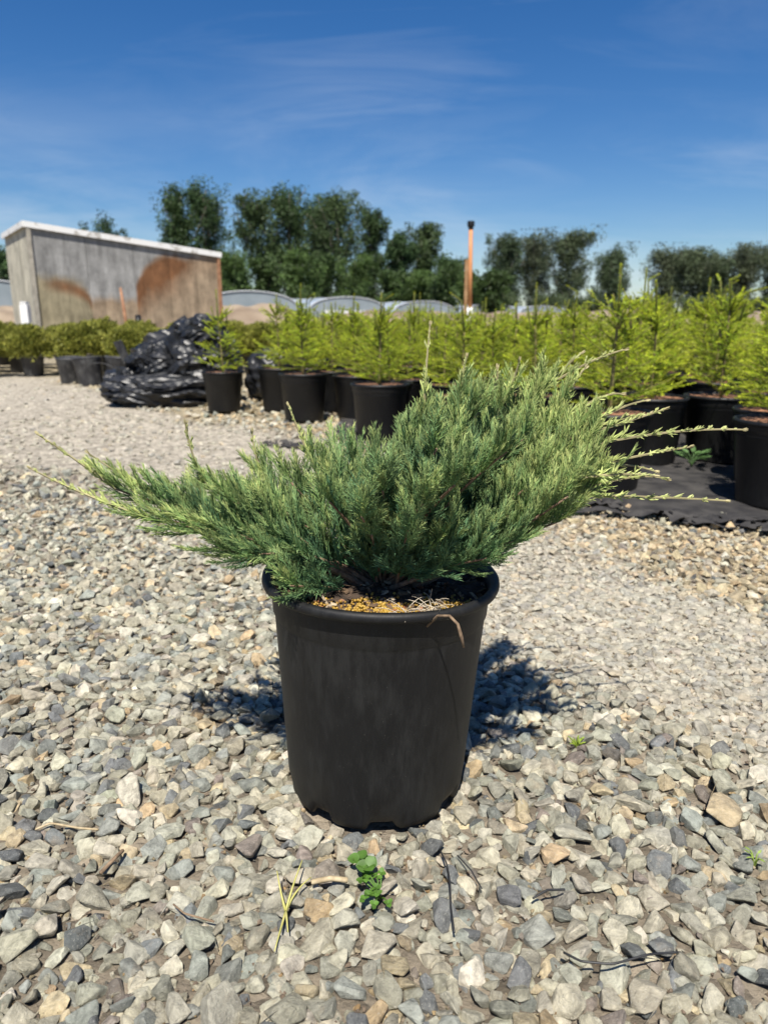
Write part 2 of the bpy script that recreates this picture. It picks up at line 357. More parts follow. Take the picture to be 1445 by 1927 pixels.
for i, (x, y, r, lw) in enumerate(stones):
    c = stone_colour(x, y, lw)
    s = r * rnd.uniform(1.12, 1.4); tilt = .16 if lw > .5 else .42
    Rm = rot(rnd.uniform(0, 6.28), rnd.gauss(0, tilt), rnd.gauss(0, tilt))
    z = gz(x, y) + (s * rnd.uniform(-.25, .05) if i < nbed else s * rnd.uniform(.10, .45)) * (1 - .7 * lw)
    if i in top:
        o = bpy.data.objects.new('stone', near_me[i % 20]); C.objects.link(o); o.parent = ground
        o.matrix_local = Matrix.Translation((x, y, z)) @ Matrix(Rm.tolist()).to_4x4() @ Matrix.Scale(s, 4)
        o.color = (*c, 1)
    else:
        V, T = (near_t[i % 20] if y < .75 else mid_t[i % 16] if y < 1.6 else far_t[i % 10])
        sb.add((V * s) @ Rm.T + (x, y, z), T, c)
for _ in range(5000):
    y = rnd.uniform(.42, 1.5); x = rnd.uniform(-1, 1) * (.58 * y + .1)
    if math.hypot(x - POT[0], y - POT[1]) < .1: continue
    V, T = far_t[rnd.randrange(10)]; s = rnd.uniform(.0015, .0042); c = PC[rnd.randrange(len(PC))] * (.62, .55, .45) if rnd.random() < .6 else np.array([.20, .15, .105])
    sb.add((V * s) @ rot(rnd.uniform(0, 6.28), rnd.gauss(0, .5), 0).T + (x, y, gz(x, y) + rnd.uniform(.001, .005)), T, c)
tag(obj('loose_gravel', sb.mesh('loose_gravel', m_stone_a), ground), kind='stuff')

# ------------------------------------------------------------------ the potted juniper
TILT = R(1.5)
jun = empty('potted_juniper', (POT[0], POT[1], .008), 0, 'spreading blue-green juniper in a large black nursery pot on the gravel', 'potted plant')
jun.rotation_euler = (0, TILT, 0)
prof = [(.086, .018), (.096, .006), (.102, 0), (.1065, .002), (.1090, .010), (.1108, .026), (.1140, .070), (.1205, .16), (.1258, .233), (.1262, .2365), (.1282, .2400), (.1296, .260), (.1312, .2705)]
def notch(k, a, p):
    if k in (1, 2, 3, 4):
        s = math.sin(a * 8 + .5 + .5 * math.sin(a * 3)); d = max(0, min(1, (s - .15) * 2.2))
        p[2] += d * (.011, .011, .009, .004)[k - 1]; q = 1 - d * .03; p[0] *= q; p[1] *= q
    e = 1 + .004 * math.sin(2 * a + 1); p[0] *= e; p[1] *= e
    return p
V, T = lathe(prof, 128, notch); pot = obj('pot', mesh('pot', V, T, m_pot, smooth=True), jun)
V, T = lathe([(.1308, .2700), (.1360, .2706), (.1400, .2722), (.1414, .2755), (.1408, .2795), (.1385, .2822), (.1340, .2825), (.1302, .2785), (.1275, .268), (.1262, .250), (.1240, .225)], 128)
V[:, 2] += .0012 * np.sin(np.arctan2(V[:, 1], V[:, 0]) * 3)
obj('rim', mesh('rim', V, T, m_pot, smooth=True), pot)
# soil
def soil_z(x, y): return .266 + .006 * noise.noise((x * 30, y * 30, 0)) + .004 * noise.noise((x * 90, y * 90, 0)) + .008 * max(0, 1 - math.hypot(x, y) / .1)
SVv = [(0, 0, soil_z(0, 0))]; ST = []
for k in range(1, 34):
    for j in range(72):
        a = 2 * PI * j / 72; r = .1268 * k / 33; SVv.append((r * math.cos(a), r * math.sin(a), soil_z(r * math.cos(a), r * math.sin(a))))
for j in range(72): ST.append((0, 1 + j, 1 + (j + 1) % 72))
for k in range(32):
    for j in range(72):
        a, b2 = 1 + k * 72 + j, 1 + k * 72 + (j + 1) % 72; ST += [(a, a + 72, b2 + 72), (a, b2 + 72, b2)]
soil = obj('soil', mesh('soil', SVv, ST, m_soil, smooth=True), jun)
pv, pt = ico(1); mb = MB()
for _ in range(1300):
    k = rnd.random()
    cx0, cy0, sp = ((-.05, -.095, .022), (.012, -.092, .020), (-.015, -.10, .03), (.085, -.07, .018), (.03, -.105, .03))[int(k * 5)]
    x, y = rnd.gauss(cx0, sp), rnd.gauss(cy0, sp * .6)
    if math.hypot(x, y) > .124: continue
    r = rnd.uniform(.0013, .0021); mb.add(pv * r + (x, y, soil_z(x, y) + r * rnd.uniform(.4, 2.0)), pt)
tag(obj('fertilizer_prills', mb.mesh('fertilizer_prills', m_prill, True), soil), kind='stuff')
mb = MB()
for _ in range(420):
    a, r = rnd.uniform(0, 6.28), .123 * math.sqrt(rnd.random()); x, y = r * math.cos(a), r * math.sin(a)
    V, T = box(rnd.uniform(.005, .018), rnd.uniform(.002, .006), rnd.uniform(.001, .0025)); V += rng.normal(0, .0006, V.shape)
    Rm = rot(rnd.uniform(0, 6.28), rnd.gauss(0, .3), rnd.gauss(0, .3))
    c = [(.05, .032, .02), (.11, .07, .04), (.20, .13, .075), (.34, .27, .18), (.30, .12, .05)][rng.choice(5, p=[.36, .28, .18, .12, .06])]
    mb.add(V @ Rm.T + (x, y, soil_z(x, y) + .002), T, c)
tag(obj('bark_litter', mb.mesh('bark_litter', m_chip), soil), kind='stuff')
mb = MB()
for cx0, cy0 in ((.035, -.105), (.062, -.085), (.05, -.10)):
    for _ in range(16):
        p = np.array([cx0 + rnd.gauss(0, .010), cy0 + rnd.gauss(0, .007), 0]); p[2] = soil_z(*p[:2]) + .002
        d = np.array([rnd.gauss(-.3, .8), rnd.gauss(-.3, .5), rnd.uniform(.0, .5)]); d /= np.linalg.norm(d); ln = rnd.uniform(.012, .032)
        V, T = tube(bez(p, p + d * ln * .5 + (0, 0, .006), p + d * ln, 6), np.linspace(.0006, .0003, 6), 4); mb.add(V, T, (.42, .36, .27))
tag(obj('dry_root_threads', mb.mesh('dry_root_threads', m_chip), soil), kind='stuff')
V, T = box(.028, .007, .0025); V += rng.normal(0, .0008, V.shape)
o = obj('bark_strip', mesh('bark_strip', V, T, m_bark), soil, (-.052, -.068, .264)); o.rotation_euler = (.1, -.2, .6)

# juniper foliage: sprays made of tapered scale-leaf shoots
def cone(p, d, ln, r0, r1, c0, c1, mb, bend=.12):
    """a shoot: three rings, three sides, to a point"""
    u, v, d = frame(d); up = np.array([0, 0, 1.]) * bend * ln
    ph = rnd.uniform(0, 2); an = ph + np.arange(3) * 2 * PI / 3
    ring = np.cos(an)[:, None] * u + np.sin(an)[:, None] * v
    V = np.concatenate([p + ring * r0 * .7, p + d * ln * .5 + up * .3 + ring * r1, [p + d * ln + up]])
    T = [(i, (i + 1) % 3, 3 + (i + 1) % 3) for i in range(3)] + [(i, 3 + (i + 1) % 3, 3 + i) for i in range(3)] + [(3 + i, 3 + (i + 1) % 3, 6) for i in range(3)]
    mb.add(V, T, np.array([[c0, 0, 0]] * 3 + [[(c0 + c1) / 2, 0, 0]] * 3 + [[c1, 0, 0]]))
def spike(p, d, ln, r0, c0, c1, mb):
    u, v, d = frame(d); an = rnd.uniform(0, 2) + np.arange(3) * 2 * PI / 3
    V = np.concatenate([p + (np.cos(an)[:, None] * u + np.sin(an)[:, None] * v) * r0, [p + d * ln]])
    mb.add(V, [(0, 1, 3), (1, 2, 3), (2, 0, 3)], np.array([[c0, 0, 0]] * 3 + [[c1, 0, 0]]))
def spray_template(seed, n=15):
    rnd.seed(seed); mb = MB()
    ax = bez((0, 0, 0), (.5, 0, -.03), (1, 0, .12), 7)
    V, T = tube(ax, np.linspace(.014, .008, 7), 3); mb.add(V, T, np.array([[k / 6 * .5, 0, 0] for k in range(7) for _ in range(3)]))
    for i in range(n):
        t_ = .10 + .9 * i / n + rnd.uniform(-.02, .02); p = bez((0, 0, 0), (.5, 0, -.03), (1, 0, .12), 101)[int(min(t_, 1) * 100)]
        side = 1 if i % 2 else -1
        an = rnd.uniform(.26, .55); az = side * rnd.uniform(-.9, .9) if rnd.random() < .45 else side * rnd.uniform(-.3, .3)
        d = np.array([math.cos(an), side * math.sin(an) * math.cos(az), math.sin(an) * abs(math.sin(az)) * .9 + .12])
        ln = (.52 - .26 * t_) * rnd.uniform(.75, 1.2)
        d /= np.linalg.norm(d)
        jt = rnd.uniform(-.28, .30); cone(p, d, ln, .011, .0115, max(0, t_ * .5 + jt), max(.05, .35 + t_ * .6 + jt), mb)
        m = 5
        for j in range(m):
            tt = .18 + .72 * j / m; q = p + d * ln * tt; sd2 = 1 if j % 2 else -1
            w_ = np.cross(d, (0, 0, 1)); w_ /= np.linalg.norm(w_) + 1e-9; w_ = w_ * math.cos(rnd.uniform(-1, 1)) + np.array([0, 0, 1]) * math.sin(rnd.uniform(-1, 1))
            d2 = d * .92 + w_ * sd2 * .36
            spike(q, d2, ln * rnd.uniform(.30, .48) * (1.1 - .4 * tt), .0125, max(0, t_ * .5 + .05 + jt), max(.05, .42 + t_ * .6 + jt), mb)
    cone(np.array([1, 0, .12]), (1, 0, .3), .16, .013, .012, .8, 1.05, mb)
    return np.concatenate(mb.V), np.concatenate(mb.T), np.concatenate(mb.C)[:, 0]
SPR = [spray_template(40 + i, 13 + i % 5) for i in range(10)]
rnd.seed(5)
BLUE = np.array([.080, .185, .098]); GREEN = np.array([.205, .325, .085]); YEL = np.array([.62, .66, .24]); TAN = np.array([.42, .37, .20])
def put_spray(mb, p, d, s, youth, thick=1.0):
    V, T, tp = SPR[rnd.randrange(10)]
    u, v, d = frame(d); a = rnd.uniform(-1.1, 1.1); u2 = u * math.cos(a) + v * math.sin(a); n_ = np.cross(d, u2)
    if n_[2] < 0: u2, n_ = -u2, -n_
    A = np.stack([d, u2, n_])
    base = BLUE * (1 - youth * .85) + GREEN * youth * .85; base = base * rnd.uniform(.8, 1.2)
    k = np.clip(tp * (.30 + .85 * youth), 0, 1)[:, None] ** 1.7
    mb.add((V * s) @ A + p, T, base * (1 - k) + YEL * k)
B0 = np.array([0, 0, .262])
def LP(x, y, z): return np.array([x - POT[0], y - POT[1], z - .006])
LIMBS = [((-.354, .82, .405), (-.395, .82, .447)), ((-.308, .80, .378), (-.398, .80, .413)), ((-.305, .85, .390), (-.353, .85, .422)), ((-.251, .88, .395), (-.247, .88, .455)),
 ((-.225, .78, .375), None), ((-.183, .76, .350), None), ((-.176, .80, .400), None), ((-.161, .92, .400), (-.175, .92, .44)), ((-.159, .75, .345), None), ((-.108, .745, .318), None),
 ((-.100, .90, .425), (-.127, .90, .476)), ((-.07, .95, .420), None), ((-.067, .75, .410), None), ((-.021, .88, .430), None), ((-.032, .71, .405), None), ((-.012, .72, .430), None),
 ((.035, .88, .462), (.038, .88, .576)), ((.081, .90, .482), (.084, .90, .539)), ((.042, .75, .455), None), ((.028, .70, .408), None), ((.057, .70, .428), None), ((.135, .92, .487), (.15, .92, .535)),
 ((.187, .96, .490), (.235, .96, .545)), ((.216, .94, .500), (.284, .94, .552)), ((.112, .74, .455), None), ((.224, .88, .462), (.266, .88, .503)), ((.247, .85, .462), (.285, .85, .499)),
 ((.258, .84, .447), (.398, .84, .470)), ((.231, .78, .422), (.279, .78, .426)), ((.172, .72, .415), None), ((.227, .80, .397), (.371, .80, .396)), ((.173, .74, .385), None),
 ((.127, .73, .366), None), ((.098, .73, .345), None), ((.014, .72, .39), None), ((-.022, .735, .38), None), ((.06, .755, .36), None),
 ((-.09, 1.0, .390), None), ((.021, 1.02, .425), None), ((.133, 1.02, .452), None), ((.213, 1.0, .456), None), ((-.2, .96, .365), None), ((.15, .86, .45), None), ((-.13, .83, .385), None), ((.06, .80, .44), None), ((-.26, .83, .372), None),
 ((.24, .90, .44), (.31, .90, .478)), ((.25, .82, .425), (.33, .82, .452)), ((.235, .86, .41), (.31, .86, .415)), ((.255, .88, .45), (.32, .88, .487)), ((.20, .90, .485), (.225, .90, .53)), ((.10, .88, .478), (.118, .88, .528)), ((.26, .80, .41), (.30, .80, .418)),
 ((0, .80, .405), None), ((-.04, .82, .405), None), ((-.12, .86, .405), None), ((-.05, .88, .428), None), ((.03, .775, .402), None), ((.09, .80, .42), None), ((.12, .84, .44), None), ((-.15, .86, .385), None), ((.16, .80, .42), None),
 ((0, .765, .362), None), ((-.035, .785, .35), None), ((.055, .80, .355), None), ((-.01, .80, .345), None), ((.03, .79, .345), None), ((.04, .77, .342), None), ((.085, .77, .35), None), ((-.065, .86, .40), None), ((.01, .86, .43), None), ((-.02, .78, .42), None), ((.02, .80, .37), None), ((-.02, .80, .36), None)]
for tip, lead in LIMBS:
    tp = LP(*tip); tp = np.array([tp[0] * (.86 if tip[0] > .2 else .88 if tip[0] < -.24 else 1), tp[1], tp[2] - (.018 if tip[0] < -.12 and tip[2] > .36 else .014 if tip[0] < .02 else 0)]); ho = tp - B0; ln = np.linalg.norm(ho)
    b0 = B0 + np.array([rnd.gauss(0, .010), rnd.gauss(0, .010), -.01])
    hor = np.array([ho[0], ho[1], 0]); c = b0 + hor * .42 + np.array([0, 0, max(.02, ho[2] * .42)]) + rng.normal(0, .008, 3)
    if abs(ho[0]) > .14: c = b0 + hor * .45 + np.array([0, 0, .075 if ho[0] < 0 else .06]) + rng.normal(0, .008, 3)
    if abs(ho[0]) < .13 and ho[2] > .12: c = b0 + hor * .35 + np.array([0, 0, ho[2] * .62])
    pts = bez(b0, c, tp, 15)
    rad = np.linspace(.0042 if ln > .2 else .0026, .0011, 15)
    V, T = tube(pts, rad, 6); br = obj('branch', mesh('branch', V, T, m_wood, smooth=True), jun)
    fb = MB(); tg = np.gradient(pts, axis=0)
    n = int(ln * (145 if tip[0] < -.06 else 165 if tip[0] > .12 and tip[2] < .43 else 190))
    inner = .34 if tip[1] < .80 and abs(tip[0]) < .11 and tip[2] < .385 else .36 if tip[1] < .77 and abs(tip[0]) < .11 else .34 if ln > .2 else .25
    for k in range(n):
        t_ = inner + (1 - inner) * (k + rnd.random()) / n; f_ = t_ * 14; i0 = min(13, int(f_)); p = pts[i0] * (1 - f_ + i0) + pts[i0 + 1] * (f_ - i0)
        d0 = tg[i0] / np.linalg.norm(tg[i0])
        side = rng.normal(0, 1, 3); side -= d0 * np.dot(side, d0); side /= np.linalg.norm(side) + 1e-9
        d = d0 * .75 + side * (.42 if t_ < .85 else .28) + np.array([0, 0, (.62 if tip[2] > .40 else .34) * (.6 if tip[0] < -.12 else 1) - (.25 if rnd.random() < .25 else 0)])
        s = (.064 - .020 * t_) * rnd.uniform(.75, 1.2)
        zw = p[2] + .006; youth = np.clip((zw - .35) / .17 * .45 + .55 * t_ + rnd.gauss(0, .15) - .14 + (.25 if tip[0] < -.09 else 0), 0, 1)
        if tip[0] > .15 and tip[2] > .38: youth = min(1, youth + .30 * t_)
        put_spray(fb, p, d, s, youth)
    if lead:
        lt = LP(*lead); lp = bez(pts[-1], (pts[-1] + lt) / 2 + tg[-1] * .6 + rng.normal(0, .004, 3), lt, 12)
        V, T = tube(lp, np.linspace(.0017, .0009, 12), 5); fb.add(V, T, TAN * .85)
        ll = np.linalg.norm(lt - pts[-1]); lg = np.gradient(lp, axis=0)
        for k in range(int(ll / .0030)):
            t_ = rnd.random() ** 1.35; i0 = int(t_ * 11); p = lp[i0]; d0 = lg[i0] / np.linalg.norm(lg[i0])
            sd2 = rng.normal(0, 1, 3); d = d0 + sd2 * .20 + (0, 0, .10)
            l2 = rnd.uniform(.008, .028) * (1.05 - .80 * t_)
            cc = (GREEN * .4 + YEL * .6) * (1 - t_ * .5) + TAN * t_ * .5
            u_, v_, dn = frame(d); m2 = MB(); cone(p, d, l2, .0010, .0012, 0, 1, m2)
            Vc = np.concatenate(m2.V); fb.add(Vc, np.concatenate(m2.T), cc * rnd.uniform(.85, 1.15))
            for _ in range(3):
                m2 = MB(); cone(p + dn * l2 * rnd.uniform(.2, .6), dn + rng.normal(0, .35, 3), l2 * .45, .0009, .0011, 0, 1, m2); fb.add(np.concatenate(m2.V), np.concatenate(m2.T), cc)
        for _ in range(7):
            m2 = MB(); cone(lt - lg[-1] * .3, lg[-1] / np.linalg.norm(lg[-1]) + rng.normal(0, .18, 3), .007, .0011, .0012, 0, 1, m2); fb.add(np.concatenate(m2.V), np.concatenate(m2.T), TAN * 1.05)
    tag(obj('foliage', fb.mesh('foliage', m_jun), br), kind='stuff')
V, T = tube(bez((0, 0, .235), (.004, .003, .27), (.006, .004, .30), 8), np.linspace(.013, .008, 8), 10)
obj('trunk', mesh('trunk', V, T, m_wood, smooth=True), jun)
# dry brown stem hooked over the rim
V, T = tube([(.045, .722, .272), (.055, .712, .288), (.066, .697, .294), (.0735, .6905, .288), (.077, .6885, .276), (.080, .688, .264)], [.0012, .0014, .0015, .0016, .002, .0012], 6)
tag(obj('dry_stem', mesh('dry_stem', V, T, m_brown, smooth=True)), 'curled dry brown stem hanging over the rim of the juniper pot', 'stem')

# ------------------------------------------------------------------ nursery pot template for the background
def pot_parts(parent, hgt=.27, rt=.138, rb=.108, m=m_pot2, soil_m=m_bark, n=40):
    k = hgt / .27
    V, T = lathe([(rb * .85, .004), (rb, 0), (rb + .002, .01), (rt - .008, .225 * k), (rt - .003, .232 * k), (rt - .002, .257 * k)], n)
    p = obj('pot', mesh('pot', V, T, m, smooth=True), parent)
    V, T = lathe([(rt - .002, .254 * k), (rt + .003, .256 * k), (rt + .006, .261 * k), (rt + .004, .268 * k), (rt - .002, .270 * k), (rt - .006, .264 * k), (rt - .008, .22 * k)], n)
    obj('rim', mesh('rim', V, T, m, smooth=True), p)
    if soil_m:
        VV = [(0, 0, .262 * k)]; TT = []
        for q in range(1, 9):
            for j in range(n):
                a = 2 * PI * j / n; r = (rt - .006) * q / 8; VV.append((r * math.cos(a), r * math.sin(a), (.259 + .006 * noise.noise((q, j * .7, 3))) * k))
        for j in range(n): TT.append((0, 1 + j, 1 + (j + 1) % n))
        for q in range(7):
            for j in range(n):
                a, b2 = 1 + q * n + j, 1 + q * n + (j + 1) % n; TT += [(a, a + n, b2 + n), (a, b2 + n, b2)]
        obj('mulch', mesh('mulch', VV, TT, soil_m), parent)
    return p

# ------------------------------------------------------------------ young spruces
def needles(mb, P0, P1, ln, dens, c0, c1, bend=None, wd=.0024):
    """bottle-brush of needles along the segment P0-P1"""
    P0 = np.asarray(P0, float); P1 = np.asarray(P1, float); L_ = np.linalg.norm(P1 - P0); n = max(3, int(L_ * dens))
    u, v, d = frame(P1 - P0); t_ = (np.arange(n) + rng.random(n)) / n; an = rng.uniform(0, 2 * PI, n)
    p = P0 + (P1 - P0) * t_[:, None]
    if bend is not None: p = p + np.asarray(bend) * (t_ ** 2)[:, None]
    rad = np.cos(an)[:, None] * u + np.sin(an)[:, None] * v
    nd = d * rng.uniform(.5, .9, n)[:, None] + rad * .8 + np.array([0, 0, .12]); nd /= np.linalg.norm(nd, axis=1)[:, None]
    l = ln * rng.uniform(.75, 1.15, n) * np.clip(1.15 - .45 * t_, .4, 1)
    sd = np.cross(nd, rad + rng.normal(0, .4, (n, 3))); sd /= np.linalg.norm(sd, axis=1)[:, None] + 1e-9
    V = np.stack([p - sd * wd / 2, p + sd * wd / 2, p + nd * l[:, None]], 1).reshape(-1, 3); T = np.arange(3 * n).reshape(-1, 3)
    k = np.repeat(t_, 3)[:, None] ** 1.2; mb.add(V, T, np.asarray(c0) * (1 - k) + np.asarray(c1) * k)
OLD = np.array([.19, .28, .026]); NEW = np.array([.60, .66, .05]); DEEP = np.array([.05, .10, .02])
def spruce_variant(seed):
    global rng
    rng = np.random.default_rng(seed); rr = random.Random(seed)
    fo = MB(); wo = MB(); H = rr.uniform(.29, .37); z0 = .25
    stem = [(0, 0, z0 - .01), (rr.gauss(0, .005), rr.gauss(0, .005), z0 + H * .5), (rr.gauss(0, .008), rr.gauss(0, .008), z0 + H)]
    V, T = tube(bez(*stem, 8), np.linspace(.008, .004, 8), 6); wo.add(V, T)
    top = np.array(stem[2]); bright = rr.uniform(.8, 1.15)
    nw = 8
    for wv in range(nw):
        tt = wv / (nw - 1); z = z0 + .03 + (H - .03) * tt
        for k in range(5 if tt < .6 else 4):
            a = rr.uniform(0, 6.28) + k * 1.2; bl = (.21 - .10 * tt) * rr.uniform(.7, 1.15); el = rr.uniform(.1, .55) + .3 * tt
            p = np.array([0, 0, z + rr.uniform(-.015, .015)]); d = np.array([math.cos(a) * math.cos(el), math.sin(a) * math.cos(el), math.sin(el)])
            e = p + d * bl; bend = np.array([0, 0, rr.uniform(-.02, .035)])
            V, T = tube([p, (p + e) / 2 + bend * .25, e + bend], [.002, .0014, .0008], 4); wo.add(V, T)
            nb = NEW * bright * rr.uniform(.6, 1.25); ob = OLD * rr.uniform(.7, 1.3)
            needles(fo, p, e, .0125, 850, ob, nb, bend, wd=.003)
            for q in range(3):
                ts = .3 + .6 * q / 3; sp = p + d * bl * ts + bend * ts * ts; sa = a + (1 if q % 2 else -1) * rr.uniform(.5, .95)
                sl2 = bl * rr.uniform(.35, .6) * (1.1 - .5 * ts); se = el * .6 + rr.uniform(-.3, .3)
                sdv = np.array([math.cos(sa) * math.cos(se), math.sin(sa) * math.cos(se), math.sin(se)])
                needles(fo, sp, sp + sdv * sl2, .0115, 850, ob * 1.3 + nb * .15, nb * rr.uniform(.9, 1.2), np.array([0, 0, rr.uniform(-.012, .01)]), wd=.003)
    for k in range(5):      # vigorous new shoots round the top
        a = rr.uniform(0, 6.28) + k * 1.25; el = rr.uniform(.55, 1.15); l_ = rr.uniform(.06, .115); p = top + np.array([0, 0, -rr.uniform(0, .05)])
        e = p + np.array([math.cos(a) * math.cos(el), math.sin(a) * math.cos(el), math.sin(el)]) * l_
        V, T = tube([p, (p + e) / 2, e], [.0025, .002, .001], 4); wo.add(V, T); nb = NEW * bright * rr.uniform(.8, 1.15)
        needles(fo, p, e, .014, 1700, nb * .6 + OLD * .4, nb, np.array([0, 0, rr.uniform(-.01, .02)]), wd=.0036)
    # leaders: upright or nodding candles
    for k in range(rr.choice((1, 2, 2, 3, 4))):
        ll = rr.uniform(.10, .22) if k == 0 else rr.uniform(.06, .16); nod = rr.random() < .3
        base = top if k == 0 else top + np.array([rr.gauss(0, .03), rr.gauss(0, .03), -.04])
        tilt = np.array([rr.gauss(0, .10), rr.gauss(0, .10), 1]); tilt /= np.linalg.norm(tilt)
        bd = np.array([rr.uniform(-.06, .06), rr.uniform(-.03, .03), -.03]) if nod else np.zeros(3)
        mid = base + tilt * ll * .7; end = base + tilt * ll + bd
        V, T = tube([base, mid, end], [.0045, .0035, .002], 5); wo.add(V, T)
        lc = DEEP * 1.5 + NEW * rr.uniform(.05, .5)
        needles(fo, base, mid, .014, 1700, lc, lc * 1.15, wd=.004); needles(fo, mid, end, .013, 1700, lc * 1.15, NEW * .8, wd=.004)
        needles(fo, end, end + (end - mid) * .12, .007, 3000, NEW * .8, NEW)
    return fo, wo
def spruce_proto(seed):
    r = empty('potted_spruce'); pot_parts(r)
    fo, wo = spruce_variant(seed)
    obj('stem', wo.mesh('stem', m_sprwood, True), r)
    tag(obj('foliage', fo.mesh('foliage', m_spr), r), kind='stuff')
    return r
protos = [spruce_proto(500 + i) for i in range(9)]; used = [False] * 9
def place(protos, used, i, loc, rz, sc, label, group, cat):
    o = protos[i] if not used[i] else copy_tree(protos[i]); used[i] = True
    o.location = loc; o.rotation_euler = (0, 0, rz); o.scale = (sc, sc, sc)
    return tag(o, label, cat, group)
front = [(-1.015, 4.75, 'lone young spruce in a black pot right beside the black plastic heap', .92),
 (-.66, 4.78, 'bright spruce in a half-hidden pot behind the second front pot from the plastic heap', 1),
 (-.46, 4.30, 'young spruce in a black pot with orange bark mulch, second from the plastic heap', 1),
 (-.02, 3.62, 'young spruce in a black pot partly hidden by the juniper top', 1),
 (.76, 2.52, 'young spruce in a black pot behind the right-hand juniper tips', 1),
 (1.07, 3.00, 'young spruce in a black pot on ground cloth, left of the weed tuft', 1),
 (1.37, 3.05, 'young spruce in a black pot on ground cloth, right behind the weed tuft', 1),
 (1.235, 2.30, 'young spruce in a black pot at the very front edge of the ground cloth', 1)]
rnd.seed(21); placed = []
for k, (x, y, lb, s) in enumerate(front):
    place(protos, used, k, (x, y, .012), rnd.uniform(0, 6.28), s, lb, 'potted spruces along the front of the block', 'potted tree'); placed.append((x, y))
for gy in np.arange(2.3, 7.4, .345):
    for k, gx in enumerate(np.arange(-1.2, 4.4, .345)):
        x = gx + rnd.uniform(-.05, .05) + (.17 if int(gy / .345) % 2 else 0); y = gy + rnd.uniform(-.05, .05)
        if x < -.135 * y or x > .60 * y + .1 or y < front_y(x) + .26: continue
        if any((x - a) ** 2 + (y - c) ** 2 < .29 ** 2 for a, c in placed): continue
        placed.append((x, y)); i = rnd.randrange(9); sc_ = rnd.uniform(.84, .98) if x / y < .33 else rnd.uniform(.92, 1.06)
        lb = 'between the plastic heap and the orange pole' if x / y < .09 else 'around the foot of the orange pole' if x / y < .2 else 'deep behind the juniper top' if x / y < .33 else 'behind the pots on the ground cloth'
        place(protos, used, i, (x, y, .012), rnd.uniform(0, 6.28), sc_, 'young bright-green spruce in the rear rows, ' + lb, 'rear-row potted spruces ' + lb, 'potted tree')

# ------------------------------------------------------------------ ground cloth under the spruces
def cloth(name, outline_front, x1, ny, label):
    V = []; T = []; nxx = 140
    for i in range(nxx + 1):
        x = -.25 + (x1 + .25) * i / nxx; yf = outline_front(x)
        for j in range(ny + 1):
            y = yf + (7.5 - yf) * (j / ny) ** 1.6; e = min(1, j / 6)
            z = .013 + gz(x, y) + .010 * noise.noise((x * 7, y * 7, 4)) * (.3 + e) + .012 * max(0, noise.noise((x * 16, y * 9, 8))) * (1 - e * .5)
            V.append((x, y, z))
    m = ny + 1
    for i in range(nxx):
        for j in range(ny): a = i * m + j; T += [(a, a + m, a + m + 1), (a, a + m + 1, a + 1)]
    return tag(obj(name, mesh(name, V, T, m_fabric, smooth=True)), label, 'ground cloth')
cloth('ground_cloth', lambda x: front_y(x) - .34 + .05 * noise.noise((x * 5, 0, 0)) + .03 * noise.noise((x * 19, 0, 0)), 5, 90, 'wrinkled black ground cloth spread under the spruce pots')
rnd.seed(31)
for k, (x, y, a, l) in enumerate([(.80, 2.14, -.25, .5), (1.12, 1.98, -.35, .55), (1.0, 2.06, -.1, .35), (.62, 2.32, -.6, .28), (1.35, 1.92, .05, .4), (-.42, 3.42, -.5, .35)]):
    V = []; T = []; n1_, n2_ = 40, 8
    for i in range(n1_ + 1):
        for j in range(n2_ + 1):
            u = (i / n1_ - .5) * l; v = (j / n2_ - .5) * (.07 + .05 * noise.noise((i * .3, k * 5, 0)))
            v += .03 * noise.noise((u * 9, k * 7, 1)); xx = x + u * math.cos(a) - v * math.sin(a); yy = y + u * math.sin(a) + v * math.cos(a)
            V.append((xx, yy, .020 + gz(xx, yy) + .022 * noise.noise((xx * 17, yy * 23, 3 + k))))
    m = n2_ + 1
    for i in range(n1_):
        for j in range(n2_):
            if noise.noise((i * .55, j * .9, k * 3)) > .33: continue
            q = i * m + j; T += [(q, q + m, q + m + 1), (q, q + m + 1, q + 1)]
    lb = 'torn scrap of black ground cloth on the gravel before the front pots' if k < 5 else 'torn scrap of black ground cloth on the gravel below the spruce beside the juniper'
    tag(obj('cloth_scrap', mesh('cloth_scrap', V, T, m_fabric)), lb, 'cloth scrap', 'torn cloth scraps')

# ------------------------------------------------------------------ black plastic heap
heap = empty('plastic_heap', (-1.50, 5.15, 0), 0, 'crumpled heap of black plastic sheeting on the gravel', 'plastic heap')
iv, it = ico(5)
def ridged(p, o=4):
    s = 0; a = 1; f = 1
    for _ in range(o): s += a * (1 - 2 * abs(noise.noise((p[0] * f, p[1] * f, p[2] * f)))) ; a *= .5; f *= 2.05
    return s
for k, (c, r, rz, amp) in enumerate([((0, -.02, .10), (.36, .17, .11), .10, .22), ((-.28, .05, .13), (.12, .15, .11), .5, .3), ((.10, .14, .26), (.28, .2, .20), -.2, .3), ((.17, .20, .43), (.20, .14, .13), -.5, .33), ((-.08, .1, .27), (.16, .14, .12), .9, .3), ((.33, .2, .22), (.13, .16, .24), .2, .3)]):
    V = iv.copy(); out_ = np.empty_like(V)
    for i, p in enumerate(V):
        q = p * 1.5 + k * 7.3; wv = noise.noise((p[0] * 1.3 + k, p[1] * 1.3, p[2] * 1.3))
        f = 1 + amp * (ridged((q[0] * .42 + wv * 1.3, q[1] * .6 + wv, q[2] * .8 - wv), 3) * 1.0 - .3) + .05 * noise.noise(q * 2.6)
        out_[i] = p * f
    out_ = out_ * r; out_ = out_ @ rot(rz, 0, (-.25 if k in (3,) else 0)).T + c; out_[:, 2] = np.maximum(out_[:, 2], .004 + k * .0004)
    obj('sheet_fold', mesh('sheet_fold', out_, it, m_sheet), heap)
